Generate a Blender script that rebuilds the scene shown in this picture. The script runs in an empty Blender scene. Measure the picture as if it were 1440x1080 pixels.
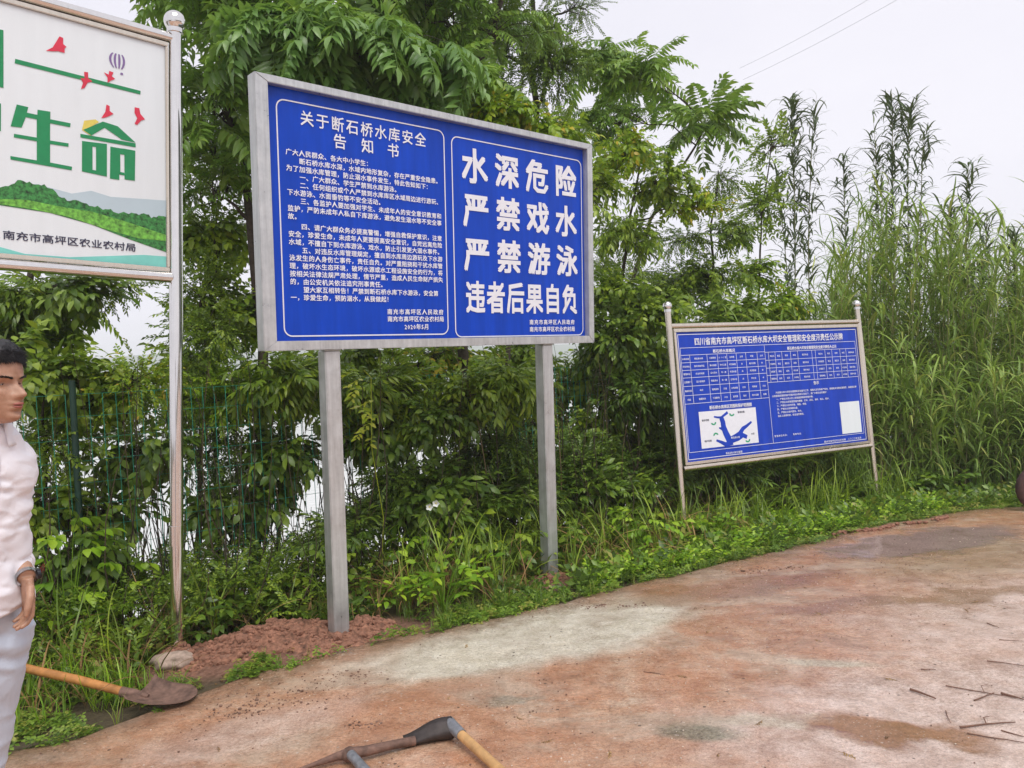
import bpy, bmesh, math
import numpy as np
from mathutils import Vector, Matrix, Euler

R_ = math.radians
sc = bpy.context.scene
COL = sc.collection

# ------------------------------------------------------------------ camera
CAM_H = 1.6
FPX = 1080.0                      # focal length in pixels of the 1440 px wide photograph
pitch, roll = -math.atan(19 / FPX), 0.055
fwd = np.array([0, math.cos(pitch), math.sin(pitch)])
_r = np.array([1.0, 0, 0]); _u = np.cross(_r, fwd)
RT = math.cos(roll) * _r - math.sin(roll) * _u
UP = math.sin(roll) * _r + math.cos(roll) * _u
cam_d = bpy.data.cameras.new('camera')
cam = bpy.data.objects.new('camera', cam_d); COL.objects.link(cam)
M = Matrix.Identity(4)
for i in range(3):
    M[i][0], M[i][1], M[i][2] = RT[i], UP[i], -fwd[i]
M[2][3] = CAM_H
cam.matrix_world = M
cam_d.sensor_width = 36.0; cam_d.lens = 36.0 * FPX / 1440.0
cam_d.clip_start = 0.05; cam_d.clip_end = 3000
sc.camera = cam

# ------------------------------------------------------------------ world: overcast sky
SUN_EL, SUN_ROT = R_(58), R_(155)
w = bpy.data.worlds.new('World'); sc.world = w; w.use_nodes = True
nt = w.node_tree; nt.nodes.clear()
out = nt.nodes.new('ShaderNodeOutputWorld'); bg = nt.nodes.new('ShaderNodeBackground')
sky = nt.nodes.new('ShaderNodeTexSky'); sky.sky_type = 'NISHITA'; sky.sun_disc = False
sky.sun_elevation = SUN_EL; sky.sun_rotation = SUN_ROT
tc = nt.nodes.new('ShaderNodeTexCoord')
mp = nt.nodes.new('ShaderNodeMapping'); mp.inputs['Scale'].default_value = (1, 1, 2.2)
nz = nt.nodes.new('ShaderNodeTexNoise'); nz.inputs['Scale'].default_value = 1.6; nz.inputs['Detail'].default_value = 5
cr = nt.nodes.new('ShaderNodeValToRGB')
cr.color_ramp.elements[0].position = .3; cr.color_ramp.elements[0].color = (7.6, 7.5, 8.4, 1)
cr.color_ramp.elements[1].position = .7; cr.color_ramp.elements[1].color = (8.9, 8.7, 9.35, 1)
mx = nt.nodes.new('ShaderNodeMixRGB'); mx.inputs[0].default_value = .94
nt.links.new(tc.outputs['Generated'], mp.inputs[0]); nt.links.new(mp.outputs[0], nz.inputs['Vector'])
nt.links.new(nz.outputs['Fac'], cr.inputs[0])
nt.links.new(sky.outputs[0], mx.inputs[1]); nt.links.new(cr.outputs[0], mx.inputs[2])
nt.links.new(mx.outputs[0], bg.inputs[0]); bg.inputs[1].default_value = 0.073
nt.links.new(bg.outputs[0], out.inputs[0])
sd = bpy.data.lights.new('sun', 'SUN'); sd.energy = 1.5; sd.angle = R_(35); sd.color = (1, .96, .9)
so = bpy.data.objects.new('sun', sd); COL.objects.link(so)
# light comes from behind and right of the camera, high
sdir = Vector((math.sin(SUN_ROT) * math.cos(SUN_EL), math.cos(SUN_ROT) * math.cos(SUN_EL), math.sin(SUN_EL)))
so.rotation_euler = sdir.to_track_quat('Z', 'Y').to_euler()
sc.view_settings.view_transform = 'Standard'; sc.view_settings.look = 'None'
sc.view_settings.exposure = 0.64; sc.view_settings.gamma = 1.0; sc.view_settings.use_curve_mapping = False
sc.render.engine = 'CYCLES'
sc.cycles.max_bounces = 7; sc.cycles.diffuse_bounces = 4; sc.cycles.transmission_bounces = 4
sc.cycles.glossy_bounces = 3; sc.cycles.transparent_max_bounces = 8
sc.cycles.caustics_reflective = False; sc.cycles.caustics_refractive = False

from mathutils.geometry import tessellate_polygon


def glyph_mesh(text, res=1):
    """flat lettering from the built-in font: arrays of verts and triangles, em = 1"""
    cu = bpy.data.curves.new('lettering', 'FONT'); cu.body = text; cu.size = 1; cu.resolution_u = res; cu.fill_mode = 'FRONT'
    ob = bpy.data.objects.new('lettering', cu); COL.objects.link(ob)
    dg = bpy.context.evaluated_depsgraph_get(); me = bpy.data.meshes.new_from_object(ob.evaluated_get(dg))
    bm = bmesh.new(); bm.from_mesh(me); bmesh.ops.triangulate(bm, faces=bm.faces[:])
    V = np.array([v.co[:] for v in bm.verts]); F = np.array([[v.index for v in f.verts] for f in bm.faces]); bm.free()
    bpy.data.objects.remove(ob); bpy.data.curves.remove(cu); bpy.data.meshes.remove(me)
    return V, F


GLY = {}
for _c in '、。〇一万三上下不业严个中为主书了事二于互五井亡产亩人从件任众伤位何作依保修倒倾做充免全公关兴内农况刑利别到副功加务动区单南卧危及反发取口各名后向告周命和响四围图土在地圾址坏坝坪垂垃型域境增处复大失如姓存学守安定家容宽对将小就局川工市常干平年广库府度建式引强形影律必态总患情惕意戏成我或所打扰护按挖挠损据提擅放政故救教断方施时更最月有望未机杂村果校核根桥植概止正此死毒民水汛沙法注泳洪活深游溉源溢溺灌炸爆爱牌物特玩环现珍理生由电的监相省督知石矿破示禁离私种积称程究站第等筑管米系组织群者职联肃育能自节范行要规觉警计设识话请负财责起身转边进远违述追造遇道遵避部采里重钓长门间防阻险隐障集面顶项预高鱼！（），：2050': GLY[_c] = glyph_mesh(_c)

rng = np.random.default_rng(11)
U = lambda a, b: float(rng.uniform(a, b))


def ray(px, py):
    return fwd + RT * (px - 720) / FPX - UP * (py - 540) / FPX


def at(px, py, Y):
    """world point at distance Y (metres ahead) seen at this spot of the photograph"""
    v = ray(px, py)
    return np.array([0, 0, CAM_H]) + v * Y / v[1]


# ------------------------------------------------------------------ materials
def new_mat(name):
    m = bpy.data.materials.new(name); m.use_nodes = True
    return m, m.node_tree, m.node_tree.nodes['Principled BSDF']


def N(t, kind, **kw):
    n = t.nodes.new(kind)
    for k, v in kw.items():
        if k in ('operation', 'blend_type', 'data_type', 'noise_dimensions', 'attribute_name', 'feature', 'use_clamp'):
            setattr(n, k, v)
        else:
            n.inputs[k.replace('_', ' ')].default_value = v
    return n


def ramp(t, fac, stops):
    r = t.nodes.new('ShaderNodeValToRGB'); e = r.color_ramp.elements
    while len(e) < len(stops): e.new(.5)
    for i, (p, c) in enumerate(stops):
        e[i].position = p; e[i].color = (*c, 1) if len(c) == 3 else c
    t.links.new(fac, r.inputs[0])
    return r.outputs[0]


def mixc(t, fac, a, b, bt='MIX'):
    n = t.nodes.new('ShaderNodeMixRGB'); n.blend_type = bt
    for i, v in ((0, fac), (1, a), (2, b)):
        if isinstance(v, (int, float)): n.inputs[i].default_value = v
        elif isinstance(v, tuple): n.inputs[i].default_value = (*v, 1)
        else: t.links.new(v, n.inputs[i])
    return n.outputs[0]


def mth(t, op, a, b=0.0, clamp=False):
    n = t.nodes.new('ShaderNodeMath'); n.operation = op; n.use_clamp = clamp
    for i, v in ((0, a), (1, b)):
        if isinstance(v, (int, float)): n.inputs[i].default_value = v
        else: t.links.new(v, n.inputs[i])
    return n.outputs[0]


def noise(t, scale, detail=4, rough=.55, vec=None, dist=0.0):
    n = t.nodes.new('ShaderNodeTexNoise')
    n.inputs['Scale'].default_value = scale; n.inputs['Detail'].default_value = detail
    n.inputs['Roughness'].default_value = rough; n.inputs['Distortion'].default_value = dist
    if vec is not None: t.links.new(vec, n.inputs['Vector'])
    return n.outputs['Fac']


def objco(t):
    return t.nodes.new('ShaderNodeTexCoord').outputs['Object']


def bump(t, b, h, strength=.3, dist=.02):
    n = t.nodes.new('ShaderNodeBump'); n.inputs['Strength'].default_value = strength; n.inputs['Distance'].default_value = dist
    t.links.new(h, n.inputs['Height']); t.links.new(n.outputs[0], b.inputs['Normal'])


def simple(name, col, rough=.5, metal=0.0, vary=.12, scale=20, bumpy=0.0, spec=.5):
    m, t, b = new_mat(name)
    n = noise(t, scale, 5, .6, objco(t))
    lo = tuple(c * (1 - vary) for c in col); hi = tuple(min(1, c * (1 + vary)) for c in col)
    t.links.new(ramp(t, n, [(.3, lo), (.7, hi)]), b.inputs['Base Color'])
    b.inputs['Roughness'].default_value = rough; b.inputs['Metallic'].default_value = metal
    b.inputs['Specular IOR Level'].default_value = spec
    if bumpy: bump(t, b, n, bumpy, .01)
    return m


def leaf_mat(name, stops, trans=.3, rough=.36, spec=.5):
    m, t, b = new_mat(name)
    a = t.nodes.new('ShaderNodeAttribute'); a.attribute_name = 'tint'
    oi = t.nodes.new('ShaderNodeObjectInfo')
    f = mth(t, 'ADD', a.outputs['Fac'], mth(t, 'MULTIPLY', mth(t, 'SUBTRACT', oi.outputs['Random'], .5), .3), True)
    geo = t.nodes.new('ShaderNodeNewGeometry')
    c = ramp(t, f, stops)
    # leaf undersides are paler
    c2 = mixc(t, geo.outputs['Backfacing'], c, mixc(t, .35, c, (.16, .20, .11)))
    t.links.new(c2, b.inputs['Base Color'])
    b.inputs['Roughness'].default_value = rough; b.inputs['Specular IOR Level'].default_value = spec
    tr = t.nodes.new('ShaderNodeBsdfTranslucent')
    t.links.new(mixc(t, 1.0, c2, (1.5, 1.6, .7), 'MULTIPLY'), tr.inputs[0])
    ms = t.nodes.new('ShaderNodeMixShader'); ms.inputs[0].default_value = trans
    t.links.new(b.outputs[0], ms.inputs[1]); t.links.new(tr.outputs[0], ms.inputs[2])
    t.links.new(ms.outputs[0], t.nodes['Material Output'].inputs[0])
    return m


LF = {
    'mid': leaf_mat('leaf_mid_green', [(0, (0.084, 0.157, 0.014)), (.5, (0.182, 0.286, 0.024)), (.88, (0.338, 0.443, 0.035)), (1, (.26, .38, .05))]),
    'dark': leaf_mat('leaf_dark_green', [(0, (0.051, 0.107, 0.013)), (.5, (0.118, 0.212, 0.024)), (1, (0.240, 0.349, 0.039))], .25),
    'yellow': leaf_mat('leaf_yellow_green', [(0, (0.131, 0.243, 0.012)), (.5, (0.246, 0.384, 0.018)), (.9, (0.392, 0.499, 0.030)), (1, (0.551, 0.422, 0.040))], .35),
    'frond': leaf_mat('leaf_frond', [(0, (0.091, 0.182, 0.034)), (.5, (0.193, 0.330, 0.055)), (1, (0.339, 0.469, 0.073))], .32),
    'reed': leaf_mat('leaf_reed', [(0, (0.093, 0.172, 0.033)), (.5, (0.199, 0.317, 0.055)), (.85, (0.320, 0.442, 0.088)), (1, (0.480, 0.455, 0.143))], .3, .5),
    'bright': leaf_mat('leaf_bright', [(0, (0.128, 0.269, 0.018)), (.5, (0.239, 0.430, 0.025)), (1, (0.431, 0.591, 0.045))], .35),
    'dry': leaf_mat('leaf_dry', [(0, (0.145, 0.077, 0.030)), (.5, (0.290, 0.166, 0.060)), (1, (0.493, 0.333, 0.130))], .15, .7),
    'verge': leaf_mat('leaf_verge', [(0, (0.067, 0.130, 0.016)), (.4, (0.133, 0.240, 0.023)), (.8, (0.237, 0.360, 0.041)), (1, (0.342, 0.340, 0.072))], .3),
    'reed_backlit': leaf_mat('leaf_reed_backlit', [(0, (.035, .06, .03)), (.5, (.07, .115, .045)), (1, (.15, .20, .07))], .12, .5),  # darker copy for the tall reeds, backlit shade put into the colour
    'spray': leaf_mat('leaf_spray', [(0, (.10, .21, .05)), (.5, (.17, .31, .08)), (1, (.27, .42, .13))], .35, .3),
    'pale': leaf_mat('leaf_pale_lime', [(0, (0.348, 0.461, 0.030)), (.5, (0.551, 0.600, 0.050)), (1, (0.600, 0.600, 0.090))], .4),
    'red': leaf_mat('leaf_red', [(0, (0.189, 0.026, 0.030)), (.6, (0.362, 0.051, 0.050)), (1, (0.507, 0.154, 0.070))], .25),
}
BARK = simple('bark_dark', (.060, .048, .036), .9, vary=.4, scale=30, bumpy=.5)
BARKL = simple('bark_green_brown', (.12, .105, .06), .85, vary=.3, scale=40, bumpy=.3)
CULM = simple('culm_tan', (.24, .23, .10), .55, vary=.35, scale=6)


def metal_mat(name, col, rough, streak=8, vary=.25, metal=1.0, bp=.06):
    m, t, b = new_mat(name)
    co = objco(t)
    mpn = t.nodes.new('ShaderNodeMapping'); mpn.inputs['Scale'].default_value = (14, 14, .8)
    t.links.new(co, mpn.inputs[0])
    n1 = noise(t, 3, 6, .65, mpn.outputs[0]); n2 = noise(t, 9, 6, .7, co)
    f = mth(t, 'MULTIPLY', mth(t, 'ADD', n1, n2), .5)
    t.links.new(ramp(t, f, [(.35, tuple(c * (1 - vary) for c in col)), (.65, col)]), b.inputs['Base Color'])
    rr = t.nodes.new('ShaderNodeMapRange'); rr.inputs[1].default_value = .3; rr.inputs[2].default_value = .7
    rr.inputs[3].default_value = rough * .75; rr.inputs[4].default_value = rough * 1.5
    t.links.new(n2, rr.inputs[0]); t.links.new(rr.outputs[0], b.inputs['Roughness'])
    b.inputs['Metallic'].default_value = metal
    bump(t, b, n2, bp, .004)
    return m


GALV = metal_mat('galvanised_steel', (.66, .68, .68), .33, vary=.36, metal=.6)
STEEL = metal_mat('stainless_steel', (.80, .78, .75), .07, vary=.12, bp=.012)
STEELW = metal_mat('stainless_steel_ground_tint', (.74, .66, .55), .2, vary=.18, bp=.02)  # same steel with the ground's brownish reflection put into its base colour
BACK = simple('sheet_back', (.35, .36, .36), .5, .6)


def panel_mat(name, col, rough=.22, lo=.80, hi=1.14):
    m, t, b = new_mat(name)
    co = objco(t)
    mpn = t.nodes.new('ShaderNodeMapping'); mpn.inputs['Scale'].default_value = (5, 1, .5); t.links.new(co, mpn.inputs[0])
    n = noise(t, 2.2, 5, .6, mpn.outputs[0])
    t.links.new(ramp(t, n, [(.3, tuple(c * lo for c in col)), (.7, tuple(min(1, c * hi) for c in col))]), b.inputs['Base Color'])
    b.inputs['Roughness'].default_value = rough
    bump(t, b, noise(t, 2.6, 3, .5, co), .12, .02)
    b.inputs['Specular IOR Level'].default_value = .22
    return m


BLUE = panel_mat('panel_blue', (.004, .058, .50), .3)
BLUE2 = panel_mat('panel_blue_violet', (.012, .056, .48), .35)
WHITEP = panel_mat('panel_white', (.76, .82, .85), .3, .96, 1.02)
PRINT = simple('print_white', (.78, .80, .86), .35, vary=.04)
PRINTD = simple('print_dark_blue', (.03, .03, .07), .4)
GREENP = simple('print_green', (.008, .25, .085), .35, vary=.08)
YELP = simple('print_yellow', (.75, .62, .12), .35)
REDP = simple('print_red', (.66, .03, .07), .35)
PURP = simple('print_purple', (.22, .14, .34), .35)
TEALP = simple('print_teal', (.20, .62, .55), .35, vary=.2, scale=3)
FARP = simple('print_far_hill', (.48, .60, .66), .35, vary=.05, scale=4)
TREEP = simple('print_trees', (.035, .19, .04), .35, vary=.95, scale=48)
FIELDP = simple('print_field', (.14, .40, .05), .35, vary=.75, scale=38)
MAPG = simple('print_map_green', (.02, .33, .16), .35)


# ------------------------------------------------------------------ object helpers
def prop(o, label=None, cat=None, group=None, kind=None):
    if label: o['label'] = label
    if cat: o['category'] = cat
    if group: o['group'] = group
    if kind: o['kind'] = kind
    return o


def empty(name, loc, label, cat, group=None, mat=None):
    o = bpy.data.objects.new(name, None); COL.objects.link(o)
    if mat is not None: o.matrix_world = mat
    else: o.location = loc
    o.empty_display_size = .1
    return prop(o, label, cat, group)


def np_mesh(name, V, F, mat, tint=None, smooth=True):
    V = np.asarray(V, np.float32); F = np.asarray(F, np.int32)
    k = F.shape[1]
    me = bpy.data.meshes.new(name)
    me.vertices.add(len(V)); me.vertices.foreach_set('co', V.ravel())
    me.loops.add(F.size); me.loops.foreach_set('vertex_index', F.ravel())
    me.polygons.add(len(F)); me.polygons.foreach_set('loop_start', np.arange(len(F), dtype=np.int32) * k)
    me.polygons.foreach_set('loop_total', np.full(len(F), k, np.int32))
    me.polygons.foreach_set('use_smooth', np.full(len(F), smooth, bool))
    if tint is not None:
        a = me.attributes.new('tint', 'FLOAT', 'POINT'); a.data.foreach_set('value', np.asarray(tint, np.float32))
    me.update(calc_edges=True)
    if mat is not None: me.materials.append(mat)
    return me


def link(name, me, parent=None, loc=None, mw=None):
    o = bpy.data.objects.new(name, me); COL.objects.link(o)
    if parent is not None: o.parent = parent
    if mw is not None: o.matrix_local = mw
    elif loc is not None: o.location = loc
    return o


class Geo:
    """collects triangles"""
    def __init__(s): s.V = []; s.F = []; s.T = []; s.n = 0
    def add(s, V, F, M3=None, t=None, tint=.5):
        V = np.asarray(V, float)
        if M3 is not None: V = V @ np.asarray(M3).T
        if t is not None: V = V + np.asarray(t)
        s.V.append(V); s.F.append(np.asarray(F) + s.n); s.n += len(V)
        s.T.append(np.full(len(V), tint) if np.isscalar(tint) else tint)
        return s
    def arrays(s): return np.vstack(s.V), np.vstack(s.F), np.concatenate(s.T)
    def mesh(s, name, mat, smooth=True):
        V, F, T = s.arrays(); return np_mesh(name, V, F, mat, T, smooth)


def tube(pts, rad, sides=8, cap=True):
    pts = np.asarray(pts, float); n = len(pts)
    rad = np.full(n, rad) if np.isscalar(rad) else np.asarray(rad, float)
    d = np.gradient(pts, axis=0); d /= np.linalg.norm(d, axis=1)[:, None] + 1e-12
    ref = np.array([0, 0, 1.0]) if abs(d[0][2]) < .9 else np.array([1.0, 0, 0])
    V = []
    a = np.cross(d[0], ref); a /= np.linalg.norm(a)
    for i in range(n):
        a = a - d[i] * (a @ d[i]); a /= np.linalg.norm(a) + 1e-12
        b = np.cross(d[i], a)
        th = np.arange(sides) * 2 * np.pi / sides
        V.append(pts[i] + rad[i] * (np.cos(th)[:, None] * a + np.sin(th)[:, None] * b))
    V = np.vstack(V); F = []
    for i in range(n - 1):
        for j in range(sides):
            p, q = i * sides + j, i * sides + (j + 1) % sides
            F += [(p, q, q + sides), (p, q + sides, p + sides)]
    if cap:
        V = np.vstack([V, V[:sides], V[(n - 1) * sides:n * sides], pts[0], pts[-1]]); r0, r1 = n * sides, (n + 1) * sides; c0, c1 = r1 + sides, r1 + sides + 1
        for j in range(sides):
            F.append((c0, r0 + (j + 1) % sides, r0 + j)); F.append((c1, r1 + j, r1 + (j + 1) % sides))
    return V, np.array(F)


def bevel_box(lo, hi, bev=.003, seg=2):
    bm = bmesh.new(); bmesh.ops.create_cube(bm, size=1)
    lo = Vector(lo); hi = Vector(hi)
    for v in bm.verts: v.co = Vector([(lo[i] + hi[i]) / 2 + v.co[i] * (hi[i] - lo[i]) for i in range(3)])
    if bev: bmesh.ops.bevel(bm, geom=bm.edges[:], offset=bev, segments=seg, affect='EDGES')
    return bm


def bm_obj(name, bm, mat, parent=None, smooth=False):
    me = bpy.data.meshes.new(name); bm.to_mesh(me); bm.free(); me.materials.append(mat)
    if smooth: me.polygons.foreach_set('use_smooth', np.ones(len(me.polygons), bool))
    return link(name, me, parent)


def sphere_bm(c, r, sx=1, sy=1, sz=1, u=24, v=16):
    bm = bmesh.new(); bmesh.ops.create_uvsphere(bm, u_segments=u, v_segments=v, radius=r)
    for p in bm.verts: p.co = Vector((p.co.x * sx, p.co.y * sy, p.co.z * sz)) + Vector(c)
    return bm


def tube_obj(name, pts, rad, mat, parent=None, sides=16):
    V, F = tube(pts, rad, sides)
    return link(name, np_mesh(name, V, F, mat, np.full(len(V), .5)), parent)


def smooth01(x): x = np.clip(x, 0, 1); return x * x * (3 - 2 * x)


def vnoise(x, y, seed=0):
    """cheap smooth value noise"""
    x = np.asarray(x, float); y = np.asarray(y, float)
    xi = np.floor(x).astype(int); yi = np.floor(y).astype(int); fx = smooth01(x - xi); fy = smooth01(y - yi)
    def h(a, b):
        n = (a * 374761393 + b * 668265263 + seed * 982451653) & 0x7fffffff
        n = ((n ^ (n >> 13)) * 1274126177) & 0x7fffffff
        return ((n ^ (n >> 16)) & 0xffff) / 65535.0
    return (h(xi, yi) * (1 - fx) + h(xi + 1, yi) * fx) * (1 - fy) + (h(xi, yi + 1) * (1 - fx) + h(xi + 1, yi + 1) * fx) * fy


def fbm(x, y, seed=0, o=4):
    s = 0; a = .5
    for i in range(o): s = s + a * vnoise(x * 2 ** i, y * 2 ** i, seed + i); a *= .5
    return s


# ------------------------------------------------------------------ terrain
EX = np.array([-30, -4.0, -2.42, -2.09, -1.58, -.96, -.18, .58, 1.47, 2.55, 3.42, 4.28, 5.5, 8.0, 14.0, 40.0])
EY = np.array([-9, 2.7, 3.47, 3.57, 4.12, 4.62, 4.97, 5.43, 5.95, 6.56, 7.09, 7.42, 7.55, 7.7, 7.0, 3.0])


def edge_y(x):
    x = np.asarray(x, float)
    return np.interp(x, EX, EY) + .05 * (vnoise(x * 2.3, x * 0 + 3, 5) - .5) + .07 * (vnoise(x * 7, x * 0 + 1, 6) - .5)


def sdist(x, y): return (y - np.interp(x, EX, EY)) * .87


def ground_z(x, y):
    x = np.asarray(x, float); y = np.asarray(y, float)
    s = sdist(x, y)
    z = -.02 - .05 * smooth01(s / .16) - .06 * smooth01(s / 1.4)
    s0 = 2.3 + 3.6 * smooth01((x - .6) / 3.5)
    drop = np.clip(s - s0, 0, 5.6)
    z = z - drop * .62
    z = z + np.where(s > .05, .05 * (fbm(x * 3, y * 3, 3) - .45), 0)
    # soil heaps round the newly set posts and the left pole
    for cx, cy, r, h in HEAPS:
        d = np.hypot(x - cx, (y - cy))
        z = z + h * np.exp(-(d / r) ** 2) * (.6 + .8 * fbm(x * 9, y * 9, 9))
    z = np.where(s < -.02, -.16, z)
    return z


HEAPS = [(-1.50, 5.02, .26, .10), (-1.72, 4.86, .22, .09), (-1.02, 5.12, .18, .05), (-1.92, 4.72, .18, .07), (.22, 6.12, .15, .05), (-2.14, 4.66, .16, .09), (-1.15, 4.72, .22, .03)]


def grid_mesh(name, x0, x1, y0, y1, nx, ny, zf, mat, keep=None):
    xs = np.linspace(x0, x1, nx); ys = np.linspace(y0, y1, ny)
    X, Y = np.meshgrid(xs, ys); Z = zf(X, Y)
    V = np.stack([X.ravel(), Y.ravel(), Z.ravel()], 1)
    i = np.arange(nx - 1); j = np.arange(ny - 1); I, J = np.meshgrid(i, j); a = (J * nx + I).ravel()
    F = np.stack([a, a + 1, a + nx + 1, a + nx], 1)
    if keep is not None:
        c = V[F].mean(1); F = F[keep(c[:, 0], c[:, 1])]
    return np_mesh(name, V, F, mat)


# verge soil material
m, t, b = new_mat('verge_soil'); SOIL = m
co = objco(t)
n1 = noise(t, 2.2, 6, .6, co); n2 = noise(t, 26, 6, .7, co)
c1 = ramp(t, n2, [(.25, (.10, .048, .030)), (.5, (.23, .115, .075)), (.75, (.38, .22, .155))])
c2 = ramp(t, n2, [(.3, (.05, .038, .02)), (.7, (.13, .10, .05))])
msk = None
def ellmask(t, co, cx, cy, rx, ry, ang=0, soft=.35, warp=.35, wscale=2.5):
    """1 inside a noise-warped ellipse lying on the ground"""
    wn = t.nodes.new('ShaderNodeTexNoise'); wn.inputs['Scale'].default_value = wscale; wn.inputs['Detail'].default_value = 4
    t.links.new(co, wn.inputs['Vector'])
    v = t.nodes.new('ShaderNodeVectorMath'); v.operation = 'SUBTRACT'; t.links.new(wn.outputs['Color'], v.inputs[0]); v.inputs[1].default_value = (.5, .5, .5)
    s = t.nodes.new('ShaderNodeVectorMath'); s.operation = 'SCALE'; t.links.new(v.outputs[0], s.inputs[0]); s.inputs['Scale'].default_value = warp * 2
    a = t.nodes.new('ShaderNodeVectorMath'); a.operation = 'ADD'; t.links.new(co, a.inputs[0]); t.links.new(s.outputs[0], a.inputs[1])
    mp = t.nodes.new('ShaderNodeMapping'); mp.vector_type = 'TEXTURE'
    mp.inputs['Location'].default_value = (cx, cy, 0); mp.inputs['Rotation'].default_value = (0, 0, ang); mp.inputs['Scale'].default_value = (rx, ry, 1000)
    t.links.new(a.outputs[0], mp.inputs[0])
    ln = t.nodes.new('ShaderNodeVectorMath'); ln.operation = 'LENGTH'; t.links.new(mp.outputs[0], ln.inputs[0])
    mr = t.nodes.new('ShaderNodeMapRange'); mr.interpolation_type = 'SMOOTHSTEP'
    mr.inputs[1].default_value = 1 + soft; mr.inputs[2].default_value = 1 - soft; mr.inputs[3].default_value = 0; mr.inputs[4].default_value = 1
    t.links.new(ln.outputs['Value'], mr.inputs[0])
    return mr.outputs[0]
mk = ellmask(t, co, -1.45, 4.85, .95, .38, .4, .3, .12, 5)
mk2 = ellmask(t, co, .22, 6.0, .3, .2, .5, .3, .1, 5)
t.links.new(mixc(t, mth(t, 'MAXIMUM', mk, mk2), c2, c1), b.inputs['Base Color'])
b.inputs['Roughness'].default_value = .85
bump(t, b, n2, .8, .04)

ground = link('ground', grid_mesh('ground', -12, 16, 1.5, 17.5, 420, 260, ground_z, SOIL))
prop(ground, kind='structure')
# the land further off, under the reservoir
LAND = simple('lake_bed', (.10, .08, .05), .9)
far_z = lambda X, Y: np.where(Y < 17.6, -3.0, -6.0) + 0 * X
V = [(-900, 17.3, -3.75), (900, 17.3, -3.75), (900, 1500, -6.5), (-900, 1500, -6.5), (-900, -60, -3.75), (-11.9, -60, -3.75), (-11.9, 17.4, -3.75), (-900, 17.4, -3.75), (15.9, -60, -3.75), (900, -60, -3.75), (900, 17.4, -3.75), (15.9, 17.4, -3.75)]
lb = link('terrain', np_mesh('terrain', V, [(0, 1, 2, 3), (4, 5, 6, 7), (8, 9, 10, 11)], LAND)); prop(lb, kind='structure')

# water of the reservoir
m, t, b = new_mat('lake_water')
b.inputs['Base Color'].default_value = (.62, .64, .60, 1); b.inputs['Roughness'].default_value = .1
b.inputs['Specular IOR Level'].default_value = .8; b.inputs['IOR'].default_value = 1.33
co = objco(t); bump(t, b, noise(t, 1.2, 4, .6, co), .15, .3)
wt = link('reservoir_water', np_mesh('reservoir_water', [(-1200, 5, -2.9), (1200, 5, -2.9), (1200, 1600, -2.9), (-1200, 1600, -2.9)], [(0, 1, 2, 3)], m)); prop(wt, kind='structure')

# hazy hills across the water
HILL = simple('hill_forest', (.10, .15, .08), .95, vary=.4, scale=.05)
def hillz(X, Y):
    r = np.exp(-((Y - 620) / 150) ** 2)
    return -4 + 34 * r * (.35 + .9 * fbm(X / 190, Y / 190, 21)) + 5 * r * fbm(X / 22, Y / 22, 8)
hl = link('hills', grid_mesh('hills', -1100, 1100, 330, 1000, 200, 60, hillz, HILL)); prop(hl, kind='structure')

# the air over the reservoir
hm = bpy.data.materials.new('haze_air'); hm.use_nodes = True; hm.node_tree.nodes.clear()
ho_ = hm.node_tree.nodes.new('ShaderNodeOutputMaterial'); pv = hm.node_tree.nodes.new('ShaderNodeVolumePrincipled')
pv.inputs['Color'].default_value = (.93, .94, .96, 1); pv.inputs['Density'].default_value = .0017; pv.inputs['Anisotropy'].default_value = .2
hm.node_tree.links.new(pv.outputs[0], ho_.inputs['Volume'])
V = [(x, y, z) for z in (-8.0, 42.0) for x, y in ((-1250, -90), (1250, -90), (1250, 1650), (-1250, 1650))]
hz = link('haze', np_mesh('haze', V, [(0, 3, 2, 1), (4, 5, 6, 7), (0, 1, 5, 4), (1, 2, 6, 5), (2, 3, 7, 6), (3, 0, 4, 7)], hm, smooth=False))
prop(hz, 'pale damp haze fading the hills across the reservoir', 'haze', kind='stuff')
sc.cycles.volume_bounces = 1

# ------------------------------------------------------------------ road
m, t, b = new_mat('muddy_concrete'); ROAD = m
co = objco(t)
fine = noise(t, 55, 6, .75, co); mid = noise(t, 9, 7, .65, co); big = noise(t, 1.15, 9, .68, co, .6)
mpn = t.nodes.new('ShaderNodeMapping'); mpn.inputs['Rotation'].default_value = (0, 0, .35); mpn.inputs['Scale'].default_value = (.7, 1.6, 1); t.links.new(co, mpn.inputs[0])
streak = noise(t, 1.6, 6, .62, mpn.outputs[0], .4)
conc = ramp(t, mid, [(.25, (.40, .34, .26)), (.5, (.56, .51, .40)), (.75, (.68, .63, .52))])
mud = ramp(t, mth(t, 'MULTIPLY', mth(t, 'ADD', mid, streak), .5), [(.33, (.30, .125, .062)), (.5, (.46, .235, .135)), (.68, (.60, .39, .265))])
pink = ramp(t, mid, [(.3, (.50, .36, .29)), (.7, (.74, .61, .55))])
mudf = ramp(t, mth(t, 'ADD', mth(t, 'MULTIPLY', big, .55), mth(t, 'MULTIPLY', streak, .45)), [(.43, (0, 0, 0)), (.475, (.6, .6, .6)), (.53, (1, 1, 1))])
col = mixc(t, mudf, mixc(t, .55, conc, mud), mud)
def patch(cx, cy, rx, ry, ang, colr, amt, soft=.4, warp=.3, ws=2.5):
    global col
    k = mth(t, 'MULTIPLY', ellmask(t, co, cx, cy, rx, ry, ang, soft, warp, ws), amt)
    col = mixc(t, k, col, colr)
    return k
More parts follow.
